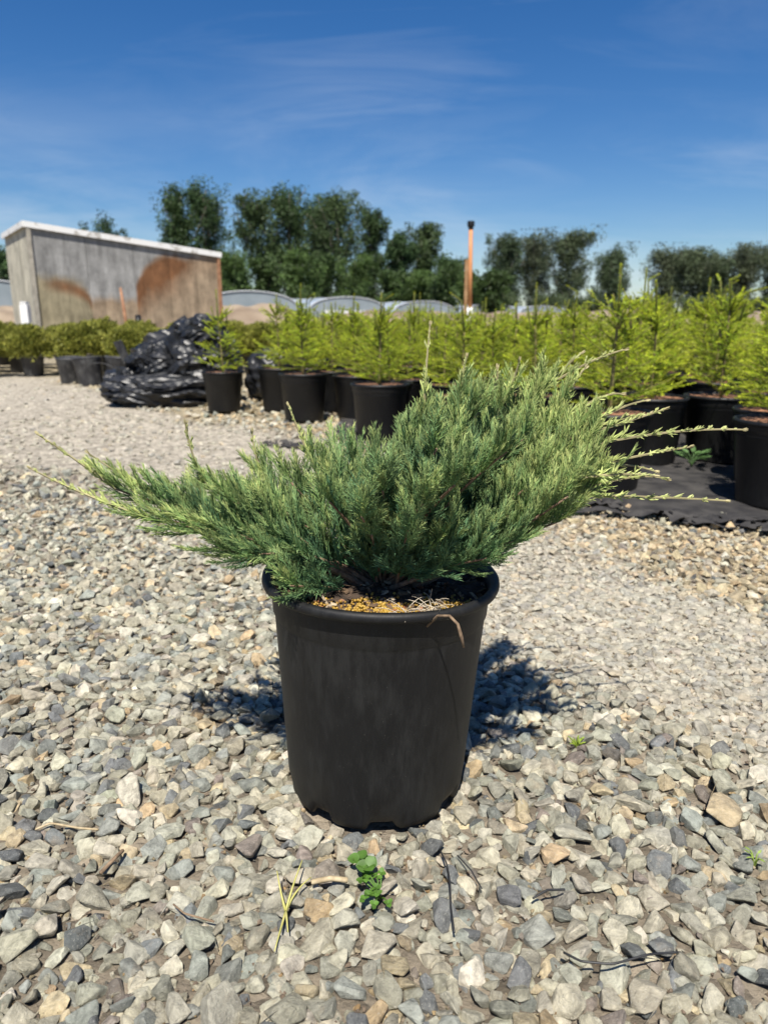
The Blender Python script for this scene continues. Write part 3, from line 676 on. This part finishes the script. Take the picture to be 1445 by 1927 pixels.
heap2 = empty('plastic_bundle', (-.83, 5.5, 0), 0, 'small rolled bundle of black plastic between the first two spruce pots', 'plastic bundle')
V = iv.copy()
for i, p in enumerate(V): V[i] = p * (1 + .3 * (ridged((p[0] * 1.5 + 3, p[1] * 2, p[2] * 3)) * .5 - .2))
V = V * (.17, .15, .18) + (0, 0, .17); V[:, 2] = np.maximum(V[:, 2], .004); obj('sheet_fold', mesh('sheet_fold', V, it, m_sheet, smooth=True), heap2)
V, T = box(.06, .010, .17); o = obj('grey_slat', mesh('grey_slat', V, T, m_potold), None, (-1.93, 5.62, .33)); o.rotation_euler = (.2, -.4, .2)
tag(o, 'short pale grey slat leaning on the left of the plastic heap', 'slat'); o.location.z = .34; o.rotation_euler = (.2, -.35, .2)
# ------------------------------------------------------------------ rounded thuja shrubs in pots
def thuja_proto(seed):
    g = np.random.default_rng(seed); r = empty('potted_shrub'); pot_parts(r, .20, .115, .09, m_potold, m_soil, 28)
    n = 9000; d = g.normal(size=(n, 3)); d /= np.linalg.norm(d, axis=1)[:, None]; d[:, 2] = np.where(d[:, 2] < -.55, -d[:, 2], d[:, 2])
    lump = np.array([.84 + .3 * noise.noise((p[0] * 2.6 + seed, p[1] * 2.6, p[2] * 2.6)) + .14 * noise.noise((p[0] * 7 + seed, p[1] * 7, p[2] * 7)) for p in d])
    rad = lump * g.uniform(.55, 1.0, n) ** .5
    p = d * rad[:, None] * (.27, .27, .225) + (0, 0, .295)
    nd = d * .8 + g.normal(0, .45, (n, 3)) + (0, 0, .4); nd /= np.linalg.norm(nd, axis=1)[:, None]
    sd = np.cross(nd, g.normal(size=(n, 3))); sd /= np.linalg.norm(sd, axis=1)[:, None]
    l = g.uniform(.018, .036, n)[:, None]; wv = g.uniform(.004, .008, n)[:, None]
    V = np.stack([p, p + nd * l * .5 + sd * wv, p + nd * l, p + nd * l * .5 - sd * wv], 1).reshape(-1, 3); Q = np.arange(4 * n).reshape(-1, 4)
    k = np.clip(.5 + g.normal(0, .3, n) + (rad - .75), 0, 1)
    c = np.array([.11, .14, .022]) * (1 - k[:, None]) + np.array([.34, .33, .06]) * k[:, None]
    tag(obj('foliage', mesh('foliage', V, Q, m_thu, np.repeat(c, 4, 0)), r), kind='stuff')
    V, T = tube([(0, 0, .17), (.005, 0, .25), (0, .004, .34)], [.008, .006, .003], 6); obj('stem', mesh('stem', V, T, m_sprwood, smooth=True), r)
    return r
tp_ = [thuja_proto(70 + i) for i in range(4)]; tu = [False] * 4; rnd.seed(8); tn = 0
for row, y in enumerate((7.75, 8.35, 8.95, 9.6)):
    for k in range(17):
        x = -5.1 + k * (.50 if row == 0 else .46) + (.2 if row % 2 else 0) + rnd.uniform(-.05, .05)
        if row == 0 and x > -2.2: continue
        if x < -.60 * y - .3 or x > 1.8: continue
        lb = 'rounded olive-green shrub in a low grey pot at the front of the shrub rows' if row == 0 else 'rounded olive-green shrub standing in the rows before the stained shed'
        place(tp_, tu, rnd.randrange(4), (x, y + rnd.uniform(-.06, .06) - (0 if x < -2 else -.0), 0), rnd.uniform(0, 6.28), rnd.uniform(.92, 1.1), lb, 'rounded shrubs, front row' if row == 0 else 'rounded shrubs, rear rows', 'potted shrub')
# discarded pots
def loose_pot(loc, rx, rz, label, sc=1):
    r = empty('empty_pot', loc, rz, label, 'pot', 'discarded pots by the shrubs'); pot_parts(r, .25, .13, .1, m_potold, None, 32); r.rotation_euler = (rx, 0, rz); r.scale = (sc,) * 3
loose_pot((-2.86, 6.92, 0), .06, .3, 'empty upright weathered pot at the end of the row of discarded pots', .95)
loose_pot((-2.60, 6.70, -.005), -.14, 1.0, 'empty dark pot in the middle of the discarded pots')
loose_pot((-2.36, 6.72, 0), .1, 2.0, 'empty scuffed pot nearest the plastic heap')
V, T = tube([(-2.75 + .20 * math.cos(a) + .30, 6.50, .01 + .20 * math.sin(a)) for a in np.linspace(0, 2.9, 22)], .003, 6)
tag(obj('wire_hoop', mesh('wire_hoop', V, T, m_potold, smooth=True)), 'bent grey wire hoop stuck in the gravel before the discarded pots', 'hoop')

# ------------------------------------------------------------------ stained shed
A_ = np.array([-6.33, 14.0]); B_ = np.array([-3.36, 15.98]); e1 = (B_ - A_) / np.linalg.norm(B_ - A_); e2 = np.array([-e1[1], e1[0]])
LW = np.linalg.norm(B_ - A_); DW = 2.55; H0, H1 = 2.17, 1.80
shed = empty('shed', (A_[0], A_[1], 0), math.atan2(e1[1], e1[0]), 'weathered grey shed with big rust-brown stains and white-edged sloping roof', 'shed')
sm = bpy.data.materials.new('stained_panel'); sm.use_nodes = True; t = sm.node_tree; b = t.nodes['Principled BSDF']; L = t.links.new
b.inputs['Roughness'].default_value = .85; b.inputs['Specular IOR Level'].default_value = .2
tcn = N(t, 'ShaderNodeTexCoord'); at = N(t, 'ShaderNodeAttribute'); at.attribute_name = 'col'
mp = N(t, 'ShaderNodeMapping'); mp.inputs['Scale'].default_value = (4.5, 4.5, .8); L(tcn.outputs['Object'], mp.inputs[0])
gn = N(t, 'ShaderNodeTexNoise', Scale=1.4, Detail=7.0, Roughness=.7); L(mp.outputs[0], gn.inputs[0])
g2 = N(t, 'ShaderNodeTexNoise', Scale=2.6, Detail=8.0, Roughness=.75); L(tcn.outputs['Object'], g2.inputs[0])
mr = N(t, 'ShaderNodeMapRange'); mr.inputs[1].default_value = .3; mr.inputs[2].default_value = .7; mr.inputs[3].default_value = .6; mr.inputs[4].default_value = 1.35; L(gn.outputs[0], mr.inputs[0])
m2r = N(t, 'ShaderNodeMapRange'); m2r.inputs[1].default_value = .3; m2r.inputs[2].default_value = .7; m2r.inputs[3].default_value = .6; m2r.inputs[4].default_value = 1.4; L(g2.outputs[0], m2r.inputs[0])
sc = N(t, 'ShaderNodeVectorMath'); sc.operation = 'SCALE'; L(at.outputs['Color'], sc.inputs[0]); L(M_('MULTIPLY', mr.outputs[0], m2r.outputs[0], t), sc.inputs['Scale']); L(sc.outputs[0], b.inputs['Base Color'])
GREY = np.array([.245, .242, .232]); BRN = np.array([.29, .222, .150]); RUST = np.array([.165, .078, .036]); OLV = np.array([.26, .225, .145])
def sst(a, b2, x): x = max(0, min(1, (x - a) / (b2 - a))); return x * x * (3 - 2 * x)
def stain(u, z):
    """u 0..1 along the long wall, z height in metres: soil once banked against the wall left these tide marks"""
    nzv = .12 * noise.noise((u * 7, z * 2.4, 0)) + .06 * noise.noise((u * 30, z * 9, 1))
    if u < .28: lvl = .98 + .34 * math.sqrt(max(0, 1 - (max(0, u - .05) / .225) ** 2)) 
    elif u < .52: lvl = .93
    else: lvl = .95 + .82 * math.sqrt(max(0, 1 - (max(0, .80 - u) / .29) ** 2))
    low = sst(.12, -.12, z - lvl + nzv); c = GREY * (1 - low) + (OLV if u < .28 else BRN) * low
    if u < .28: r_ = sst(.22, .0, abs(z - lvl + .12)) * sst(.02, .14, u) * low * .9
    elif u < .52: r_ = .15 * low * sst(.2, 0, abs(z - lvl + .06))
    else: r_ = low * sst(1.0, .1, lvl - z) * sst(.90, .68, u) * 1.15 + .25 * low * sst(.5, .1, lvl - z)
    r_ = max(0, min(1, r_ * (1 + 4 * nzv)))
    return c * (1 - r_) + RUST * r_
def panel(u0, u1, long=True):
    nu, nz_ = 24, 60; V = []; col = []; T = []
    for face, off in ((0, 0.0), (1, .04)):
        for i in range(nu + 1):
            u = u0 + (u1 - u0) * i / nu
            h = (H0 + (H1 - H0) * u) if long else H0
            for j in range(nz_ + 1):
                z = h * j / nz_; V.append((u * LW, off, z) if long else (off, u * DW, z))
                col.append(stain(u, z) if long else (np.array([.46, .43, .34]) if j > 5 else OLV))
    m = nz_ + 1; half = (nu + 1) * m
    for i in range(nu):
        for j in range(nz_):
            a = i * m + j; q = (a, a + m, a + m + 1, a + 1); T.append(q if long else q[::-1]); q2 = tuple(x + half for x in q); T.append(q2[::-1] if long else q2)
    for i in (0, nu):
        for j in range(nz_): a = i * m + j; T.append((a, a + 1, a + 1 + half, a + half))
    return mesh('panel', V, np.array(T), sm, np.array(col))
for u0, u1 in ((0, .2735), (.2745, .5135), (.5142, .7065), (.707, .8615), (.862, 1.0)): obj('panel', panel(u0 + .001, u1), shed)
for u0, u1 in ((.02, .32), (.33, .65), (.66, 1)): obj('panel', panel(u0, u1, False), shed)
V, T = box(.07, .07, H0 - .01, (.03, -.012, H0 / 2)); obj('corner_post', mesh('corner_post', V, T, mat('grey_timber', (.24, .22, .18), (.36, .33, .27), 9, .85)), shed)
V, T = box(.06, .06, H1 - .01, (LW - .02, -.01, H1 / 2)); obj('corner_post', mesh('corner_post', V, T, m_rust), shed)
def beam(p0, p1, wdt, hgt):
    p0 = np.array(p0, float); p1 = np.array(p1, float); d = p1 - p0; L_ = np.linalg.norm(d); V, T = box(L_, wdt, hgt); d /= L_
    u = np.cross((0, 0, 1), d); u /= np.linalg.norm(u); v = np.cross(d, u); return V @ np.stack([d, u, v]) + (p0 + p1) / 2, T
m_trim = mat('worn_white_trim', (.30, .27, .22), (.74, .73, .70), 7, .6, detail=8, lo=.30, hi=.45)
V = [(-.02, -.02, H0 + .02), (LW + .02, -.02, H1 + .02), (LW + .02, DW + .03, H1 + .02), (-.02, DW + .03, H0 + .02)]; V = np.array(V + [(x, y, z + .05) for x, y, z in V])
Qr = [(0, 3, 2, 1), (4, 5, 6, 7), (0, 1, 5, 4), (1, 2, 6, 5), (2, 3, 7, 6), (3, 0, 4, 7)]
roof = obj('roof', mesh('roof', V, np.array(Qr), m_white), shed)
for p0, p1 in (((-.05, -.04, H0 + .02), (LW + .04, -.04, H1 + .02)), ((-.04, -.01, H0 + .022), (-.04, DW + .04, H0 + .022))):
    V, T = beam(p0, p1, .035, .10); obj('fascia', mesh('fascia', V, T, m_trim), roof)
V, T = box(LW - .1, .04, 1.78, (LW / 2, DW, .89)); obj('back_wall', mesh('back_wall', V, T, m_polyend), shed)
V, T = box(.04, DW - .1, 1.78, (LW - .06, DW / 2, .89)); obj('side_wall', mesh('side_wall', V, T, m_polyend), shed)
# white post, rusty rod
r = empty('white_post', (-6.30, 13.55, 0), 0, 'short white post with slotted top at the corner of the shed', 'post')
V, T = box(.13, .13, .80, (0, 0, .40)); obj('shaft', mesh('shaft', V, T, m_white), r)
for k in (-1, 0, 1):
    V, T = box(.024, .135, .06, (k * .036, 0, .83)); obj('tooth', mesh('tooth', V, T, m_white), r)
V, T = tube([(-4.51, 13.3, 1.08), (-4.44, 13.2, .65), (-4.36, 13.1, 0)], [.02, .03, .03], 8); r = obj('rusty_rod', mesh('rusty_rod', V, T, m_rust, smooth=True)); tag(r, 'thin rusty rod leaning before the shed wall', 'rod')
V, T = tube([(-4.20, 13.15, .62), (-4.19, 13.1, .5), (-4.14, 13.1, 0)], [.05, .05, .03], 8); tag(obj('dark_stake', mesh('dark_stake', V, T, m_pot2, smooth=True)), 'short black stake beside the rusty rod', 'stake')
# orange pole
r = empty('orange_pole', (1.335, 12, 0), 0, 'tall orange pipe with a black cap rising behind the spruces', 'pole')
V, T = tube([(0, 0, .72), (-.01, 0, 1.3), (-.02, 0, 1.93)], .031, 14); obj('pipe', mesh('pipe', V, T, m_orange, smooth=True), r)
V, T = tube([(0.005, 0, 0), (0, 0, .74)], .046, 14); obj('white_sleeve', mesh('white_sleeve', V, T, m_white, smooth=True), r)
V, T = lathe([(.0, 2.005), (.052, 2.0), (.056, 1.97), (.056, 1.93), (.04, 1.915), (.04, 1.89)], 16); V[:, 0] -= .02; obj('cap', mesh('cap', V, T, m_pot2), r)
V, T = box(.05, .04, 1.45, (0, 0, .725)); tag(obj('wooden_stake', mesh('wooden_stake', V, T, mat('stake_wood', (.25, .14, .06), (.36, .22, .11), 8, .85)), None, (1.268, 12.03, 0)), 'brown wooden stake tied against the orange pipe', 'stake')

# ------------------------------------------------------------------ dirt banks and hoop houses
def mound(name, x0, x1, y0, y1, h, seed, label):
    V = []; nx_, ny_ = 160, 26
    for j in range(ny_ + 1):
        for i in range(nx_ + 1):
            x = x0 + (x1 - x0) * i / nx_; v = j / ny_; y = y0 + (y1 - y0) * v
            pz = math.sin(PI * v) ** .7 * sst(0, .05, i / nx_) * sst(1, .95, i / nx_)
            z = pz * h * (.8 + .45 * noise.noise((x * .25, y * .3, seed)) + .18 * noise.noise((x * 1.3, y * 1.3, seed))) - .02
            V.append((x, y, z))
    m = nx_ + 1; Q = [(j * m + i, j * m + i + 1, (j + 1) * m + i + 1, (j + 1) * m + i) for j in range(ny_) for i in range(nx_)]
    return tag(obj(name, mesh(name, V, np.array(Q), m_dirt, smooth=True)), label, 'dirt bank', kind='structure')
mound('dirt_bank', -26, -2, 21, 27, 1.15, 3, 'long bank of bare brown dirt behind the shed')
mound('dirt_bank', -4, 30, 24, 31, .86, 9, 'low bank of bare brown dirt behind the spruces')
def hoop_house(x, y, h, label, width=6.4, length=24, ang=R(33)):
    r = empty('hoop_house', (x, y, 0), ang, label, 'greenhouse', 'hoop houses beyond the dirt banks')
    n = 18; arc = [(-math.cos(a) * width / 2 * (1 if k not in (0, 18) else 1), 1.2 + (h - 1.2) * math.sin(a) ** .9 if 0 < a < PI else 1.2) for k, a in enumerate(np.linspace(0, PI, n + 1))]
    arc = [(-width / 2, 0)] + arc + [(width / 2, 0)]; m = len(arc)
    V = []; Q = []; bays = 10
    for k in range(bays + 1):
        for (ax, az) in arc: V.append((ax, k * length / bays, az * (1 - .0 * k)))
    for k in range(bays):
        for j in range(m - 1): Q.append((k * m + j, k * m + j + 1, (k + 1) * m + j + 1, (k + 1) * m + j))
    obj('cover', mesh('cover', V, np.array(Q), m_poly, smooth=True), r)
    V = [(ax, -.02, az) for ax, az in arc] + [(0, -.02, 0)]; T = [(j, len(arc), j + 1) for j in range(m - 1)]
    ew = obj('end_wall', mesh('end_wall', V, np.array(T), m_polyend), r)
    V, T = box(width * .62, .05, .85, (0, -.07, .85)); obj('end_panel', mesh('end_panel', V, T, m_white), ew)
    hp = [(ax, 0, az + .02) for ax, az in arc]
    for k in range(0, bays + 1, 2):
        V, T = tube([(a * 1.006, k * length / bays - (.06 if k == 0 else 0), c * 1.01) for a, _, c in hp], .05 if k == 0 else .03, 6); obj('hoop', mesh('hoop', V, T, m_steel, smooth=True), r)
    return r
for k, (x, y, h, wd) in enumerate([(-10.38, 60, 2.55, 6.6), (-3.48, 75, 2.5, 6.8), (4.8, 90, 2.42, 7), (14.6, 105, 2.38, 7.2), (24.2, 118, 2.32, 7.4), (34.7, 130, 2.15, 7.6), (46.7, 142, 2.05, 7.6), (59.8, 150, 1.75, 7.6), (72, 156, 1.65, 7.6), (-27.6, 54, 3.1, 6.6)]):
    lb = ['hoop house with pale plastic cover just beyond the shed', 'hoop house, second from the shed, in the row of pale arched roofs', 'hoop house, third from the shed, in the row of pale arched roofs', 'hoop house standing behind the orange pole'] 
    lab = lb[k] if k < 4 else ('hoop house showing behind the outer end of the shed' if k == 9 else 'distant hoop house with low pale roof beyond the orange pole')
    hoop_house(x, y, h, lab, wd * 1.25, 26)

# ------------------------------------------------------------------ trees
def tree(x, y, h, wd, seed, label, name='poplar_tree', col=(.045, .075, .025), lo=.12, group='trees beyond the hoop houses', dens=1.0, leaf=.30):
    g = np.random.default_rng(seed); rr = random.Random(seed)
    r = empty(name, (x, y, 0), 0, label, 'tree', group)
    wo = MB(); tr = bez((0, 0, 0), (rr.gauss(0, .03 * h), rr.gauss(0, .03 * h), h * .5), (rr.gauss(0, .03 * h), 0, h * .93), 14)
    V, T = tube(tr, np.linspace(.02 * h, .003 * h, 14), 8); wo.add(V, T)
    cl = []; nl = int(30 * dens)
    for k in range(nl):
        t_ = lo + (.95 - lo) * (k + rr.random()) / nl; p = tr[int(t_ * 13)]
        prof_ = math.sin(PI * min(1, ((t_ - lo) / (1 - lo)) * .80 + .20)) ** .7; a = rr.uniform(0, 6.28); L_ = wd * .5 * prof_ * rr.uniform(.5, 1.15) * (1 + .35 * noise.noise((a * .7, t_ * 5, seed)))
        e = p + np.array([math.cos(a) * L_, math.sin(a) * L_, L_ * rr.uniform(.8, 2.0)]); e[2] = min(e[2], h * .98)
        V, T = tube(bez(p, (p + e) / 2 + (0, 0, -.1 * L_), e, 5), np.linspace(.006 * h, .0015 * h, 5), 5); wo.add(V, T)
        for q in range(5): cl.append((p + (e - p) * rr.uniform(.15, 1.05) + g.normal(0, wd * .06, 3), wd * rr.uniform(.05, .10)))
    cl.append((tr[-1] + (0, 0, .01 * h), wd * .1))
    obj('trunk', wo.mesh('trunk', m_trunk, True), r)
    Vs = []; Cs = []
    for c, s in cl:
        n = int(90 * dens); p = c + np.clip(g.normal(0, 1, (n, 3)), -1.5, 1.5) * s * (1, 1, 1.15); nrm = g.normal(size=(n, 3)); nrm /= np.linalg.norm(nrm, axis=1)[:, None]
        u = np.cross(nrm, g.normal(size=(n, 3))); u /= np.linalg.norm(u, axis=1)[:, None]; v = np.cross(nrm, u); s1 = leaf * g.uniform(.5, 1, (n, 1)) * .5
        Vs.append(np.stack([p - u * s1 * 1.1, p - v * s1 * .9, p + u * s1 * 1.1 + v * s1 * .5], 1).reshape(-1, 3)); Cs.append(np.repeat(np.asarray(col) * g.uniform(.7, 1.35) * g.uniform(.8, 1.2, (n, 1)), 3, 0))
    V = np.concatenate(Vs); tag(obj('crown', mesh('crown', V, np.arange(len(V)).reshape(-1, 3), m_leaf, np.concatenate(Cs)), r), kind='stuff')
    return r
TR = [(-30.3, 118, 19.7, 7.4), (-26.6, 122, 21.0, 8.2), (-18.9, 115, 18.2, 7.6), (-14.9, 120, 19.9, 9.6), (-10.4, 128, 19.2, 7.4), (-6.3, 116, 18.5, 9.0), (-2.7, 125, 18.1, 5.5), (2.0, 118, 13.3, 4.8), (6.3, 122, 14.6, 6.4), (9.6, 115, 8.4, 5.4),
 (23.3, 146, 15.1, 8.3), (29.1, 150, 15.1, 9.4), (33.6, 140, 15.2, 9), (42.1, 146, 12.1, 9), (54.1, 150, 11.7, 9.4), (55.9, 140, 11.1, 8), (61.7, 146, 10.7, 7), (68.8, 150, 12.4, 10), (70.5, 140, 11.0, 8.4), (-24.2, 70, 9.2, 3.6), (-26.6, 70, 8.9, 2.6), (-34.3, 70, 6.8, 3)]
for k, (x, y, h, wd) in enumerate(TR):
    if k < 2: lb = 'tall dark poplar next to the shed roof, one of a close pair'
    elif k < 7: lb = 'tall dark poplar in the dense clump between shed and orange pole'
    elif k < 10: lb = 'slim tree in the small group just beside the orange pole'
    elif k < 14: lb = 'broad grey-green tree in the clump beyond the orange pole'
    elif k < 19: lb = 'grey-green open-crowned tree in the line beyond the nodding spruce tips'
    elif k < 21: lb = 'tree whose top shows over the shed roof'
    else: lb = 'green tree showing past the outer end of the shed'
    far = k > 9 and k < 19
    h *= 1.08 if k > 13 and k < 19 else 1; wd *= .93 if far else 1
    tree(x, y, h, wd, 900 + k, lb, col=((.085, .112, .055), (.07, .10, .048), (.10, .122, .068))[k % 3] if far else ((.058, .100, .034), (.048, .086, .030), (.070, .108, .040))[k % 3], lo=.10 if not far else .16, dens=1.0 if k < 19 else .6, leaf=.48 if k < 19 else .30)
BU = [(-19.1, 100, 8.3, 5.4), (-16.1, 107, 8.2, 5.4), (-11.2, 102, 8.8, 5.4), (-7.6, 109, 9.0, 5.4), (-3.0, 104, 8.0, 5), (0.6, 111, 6.7, 4.8), (4.5, 106, 6.0, 4.8), (7.7, 101, 6.8, 4.8), (12.0, 108, 6.1, 4.4), (14.8, 103, 6.2, 4.4), (19.7, 126, 3.5, 5.6), (26.5, 128, 3.1, 5.6), (33.2, 128, 2.9, 5.4), (40.6, 130, 2.7, 5.5), (46.8, 130, 2.9, 5.5), (52.4, 130, 3.1, 5.5), (58.7, 134, 3.1, 5.5), (66.3, 136, 3.2, 5.5), (-49.3, 106, 7.4, 5), (-23, 108, 7.5, 5)]
for k, (x, y, h, wd) in enumerate(BU):
    tree(x, y, h, wd, 1300 + k, 'low bushy tree filling the foot of the poplar clump' if x < 9 else 'low bushy tree in the thin line beyond the orange pole', 'bushy_tree', ((.08, .13, .035), (.06, .10, .03))[k % 2] if x < 15 else (.085, .115, .05), .02, 'bushy trees along the field edge', .8, .46)

# ------------------------------------------------------------------ weeds, strings and litter on the gravel
def leaflet(L_, wd, fold=.25, n=7, notch=.0):
    V = []; T = []
    for i in range(n + 1):
        t_ = i / n; hw = wd * math.sin(PI * t_ ** .8) ** .8 if 0 < t_ < 1 else 0
        V += [(t_ * L_, -hw, hw * fold), (t_ * L_ - (notch * L_ if i == n else 0), 0, 0), (t_ * L_, hw, hw * fold)]
    for i in range(n):
        a = 3 * i; T += [(a, a + 1, a + 4), (a, a + 4, a + 3), (a + 1, a + 2, a + 5), (a + 1, a + 5, a + 4)]
    return np.array(V), np.array(T)
def weed(name, loc, n, L_, wd, spread, hgt, label, col, trif=False, seed=0):
    rr = random.Random(seed); r = empty(name, loc, 0, label, 'weed'); st = MB()
    for k in range(n):
        a = rr.uniform(0, 6.28); ds = spread * math.sqrt(rr.random()); e = np.array([math.cos(a) * ds, math.sin(a) * ds, hgt * rr.uniform(.5, 1)])
        V, T = tube(bez((0, 0, -.01), e * (.4, .4, .9), e, 6), .0009, 4); st.add(V, T, np.asarray(col) * 1.2)
        lf = MB()
        for q in range(3 if trif else 1):
            V, T = leaflet(L_ * rr.uniform(.8, 1.1), wd, notch=.12 if trif else 0)
            lf.add(V @ rot(a + q * 2.1, rr.gauss(0, .25), rr.uniform(-.5, .1)).T + e, T, np.asarray(col) * rr.uniform(.8, 1.25))
        obj('leaf', lf.mesh('leaf', m_weed, True), r)
    obj('stems', st.mesh('stems', m_weed, True), r)
weed('clover', (-.004, .640, .014), 14, .0062, .0028, .026, .010, 'small green clover growing in the gravel before the juniper pot', (.085, .18, .025), True, 3)
weed('clover', (-.022, .668, .014), 3, .013, .007, .012, .016, 'tiny clover sprout just behind the larger clover', (.08, .17, .025), True, 4)
weed('moss_weed', (.268, .917, .012), 20, .0032, .0012, .013, .005, 'tiny yellow-green weed in the gravel beside the pot shadow', (.22, .30, .03), False, 5)
weed('moss_weed', (.405, .690, .010), 6, .007, .0013, .007, .010, 'tiny pale sprout in the gravel well right of the clover', (.22, .30, .06), False, 6)
weed('leafy_weed', (1.20, 2.86, .03), 18, .05, .009, .05, .05, 'leafy green weed tuft growing through the ground cloth', (.10, .19, .06), False, 7)
def grass(loc, pts, label, m):
    mb = MB()
    for q in pts:
        V, T = tube(bez(*q, 8), np.linspace(.0016, .0006, 8), 4); mb.add(V, T)
    tag(obj('grass_sprig', mb.mesh('grass_sprig', m, True), None, loc), label, 'grass')
grass((-.097, .612, .016), [((0, 0, 0), (.004, .02, .012), (.012, .045, .022)), ((0, 0, 0), (.006, .02, .008), (.022, .035, .010)), ((0, 0, 0), (0, -.02, .008), (-.004, -.05, .002)), ((0, 0, 0), (-.006, .01, .012), (-.012, .03, .022)), ((0, 0, 0), (.003, -.015, .01), (.006, -.03, .004))], 'yellowed grass sprig lying on the gravel', mat('yellow_grass', (.38, .36, .09), (.5, .46, .16), 90, .6))
def strip(pts, r, m, label, name='black_strip', cat='plastic strip'):
    P = np.array(pts, float) - (0, 0, .007); k = np.linspace(0, len(P) - 1, 30); Q = np.stack([np.interp(k, range(len(P)), P[:, i]) for i in range(3)], 1)
    Q[1:-1] = (Q[:-2] + Q[1:-1] * 2 + Q[2:]) / 4
    V, T = tube(Q, r, 6); tag(obj(name, mesh(name, V, T, m, smooth=True)), label, cat)
strip([(.062, .700, .022), (.067, .675, .026), (.068, .645, .028), (.066, .615, .026), (.067, .585, .024)], .0010, m_string, 'thin black plastic strip lying straight on the gravel near the clover')
strip([(.080, .690, .024), (.092, .665, .026), (.100, .64, .025)], .0008, m_string, 'short black thread beside the straight black strip')
strip([(.165, .560, .026), (.178, .548, .028), (.205, .543, .030), (.240, .552, .032), (.27, .56, .026)], .0011, m_string, 'curved black plastic strip between the large tan stones')
strip([(.150, .628, .024), (.166, .636, .027), (.185, .640, .024)], .0012, m_string, 'stubby black plastic scrap on the gravel')
strip([(-.40, .735, .022), (-.385, .741, .026), (-.35, .735, .024), (-.33, .74, .018)], .0013, m_dry, 'dry bent twig lying on the gravel left of the pot', 'twig', 'twig')
strip([(-.21, .620, .024), (-.195, .605, .027), (-.165, .600, .022)], .001, m_brown, 'thin brown twig curved over grey stones', 'twig', 'twig')
strip([(-.075, .648, .026), (-.055, .650, .029), (-.038, .652, .025)], .0028, m_dry, 'pale wood splinter beside the clover', 'splinter', 'wood splinter')
strip([(-.30, .665, .022), (-.29, .685, .026), (-.288, .70, .022)], .0022, m_brown, 'brown wood splinter lying among grey stones', 'splinter', 'wood splinter')
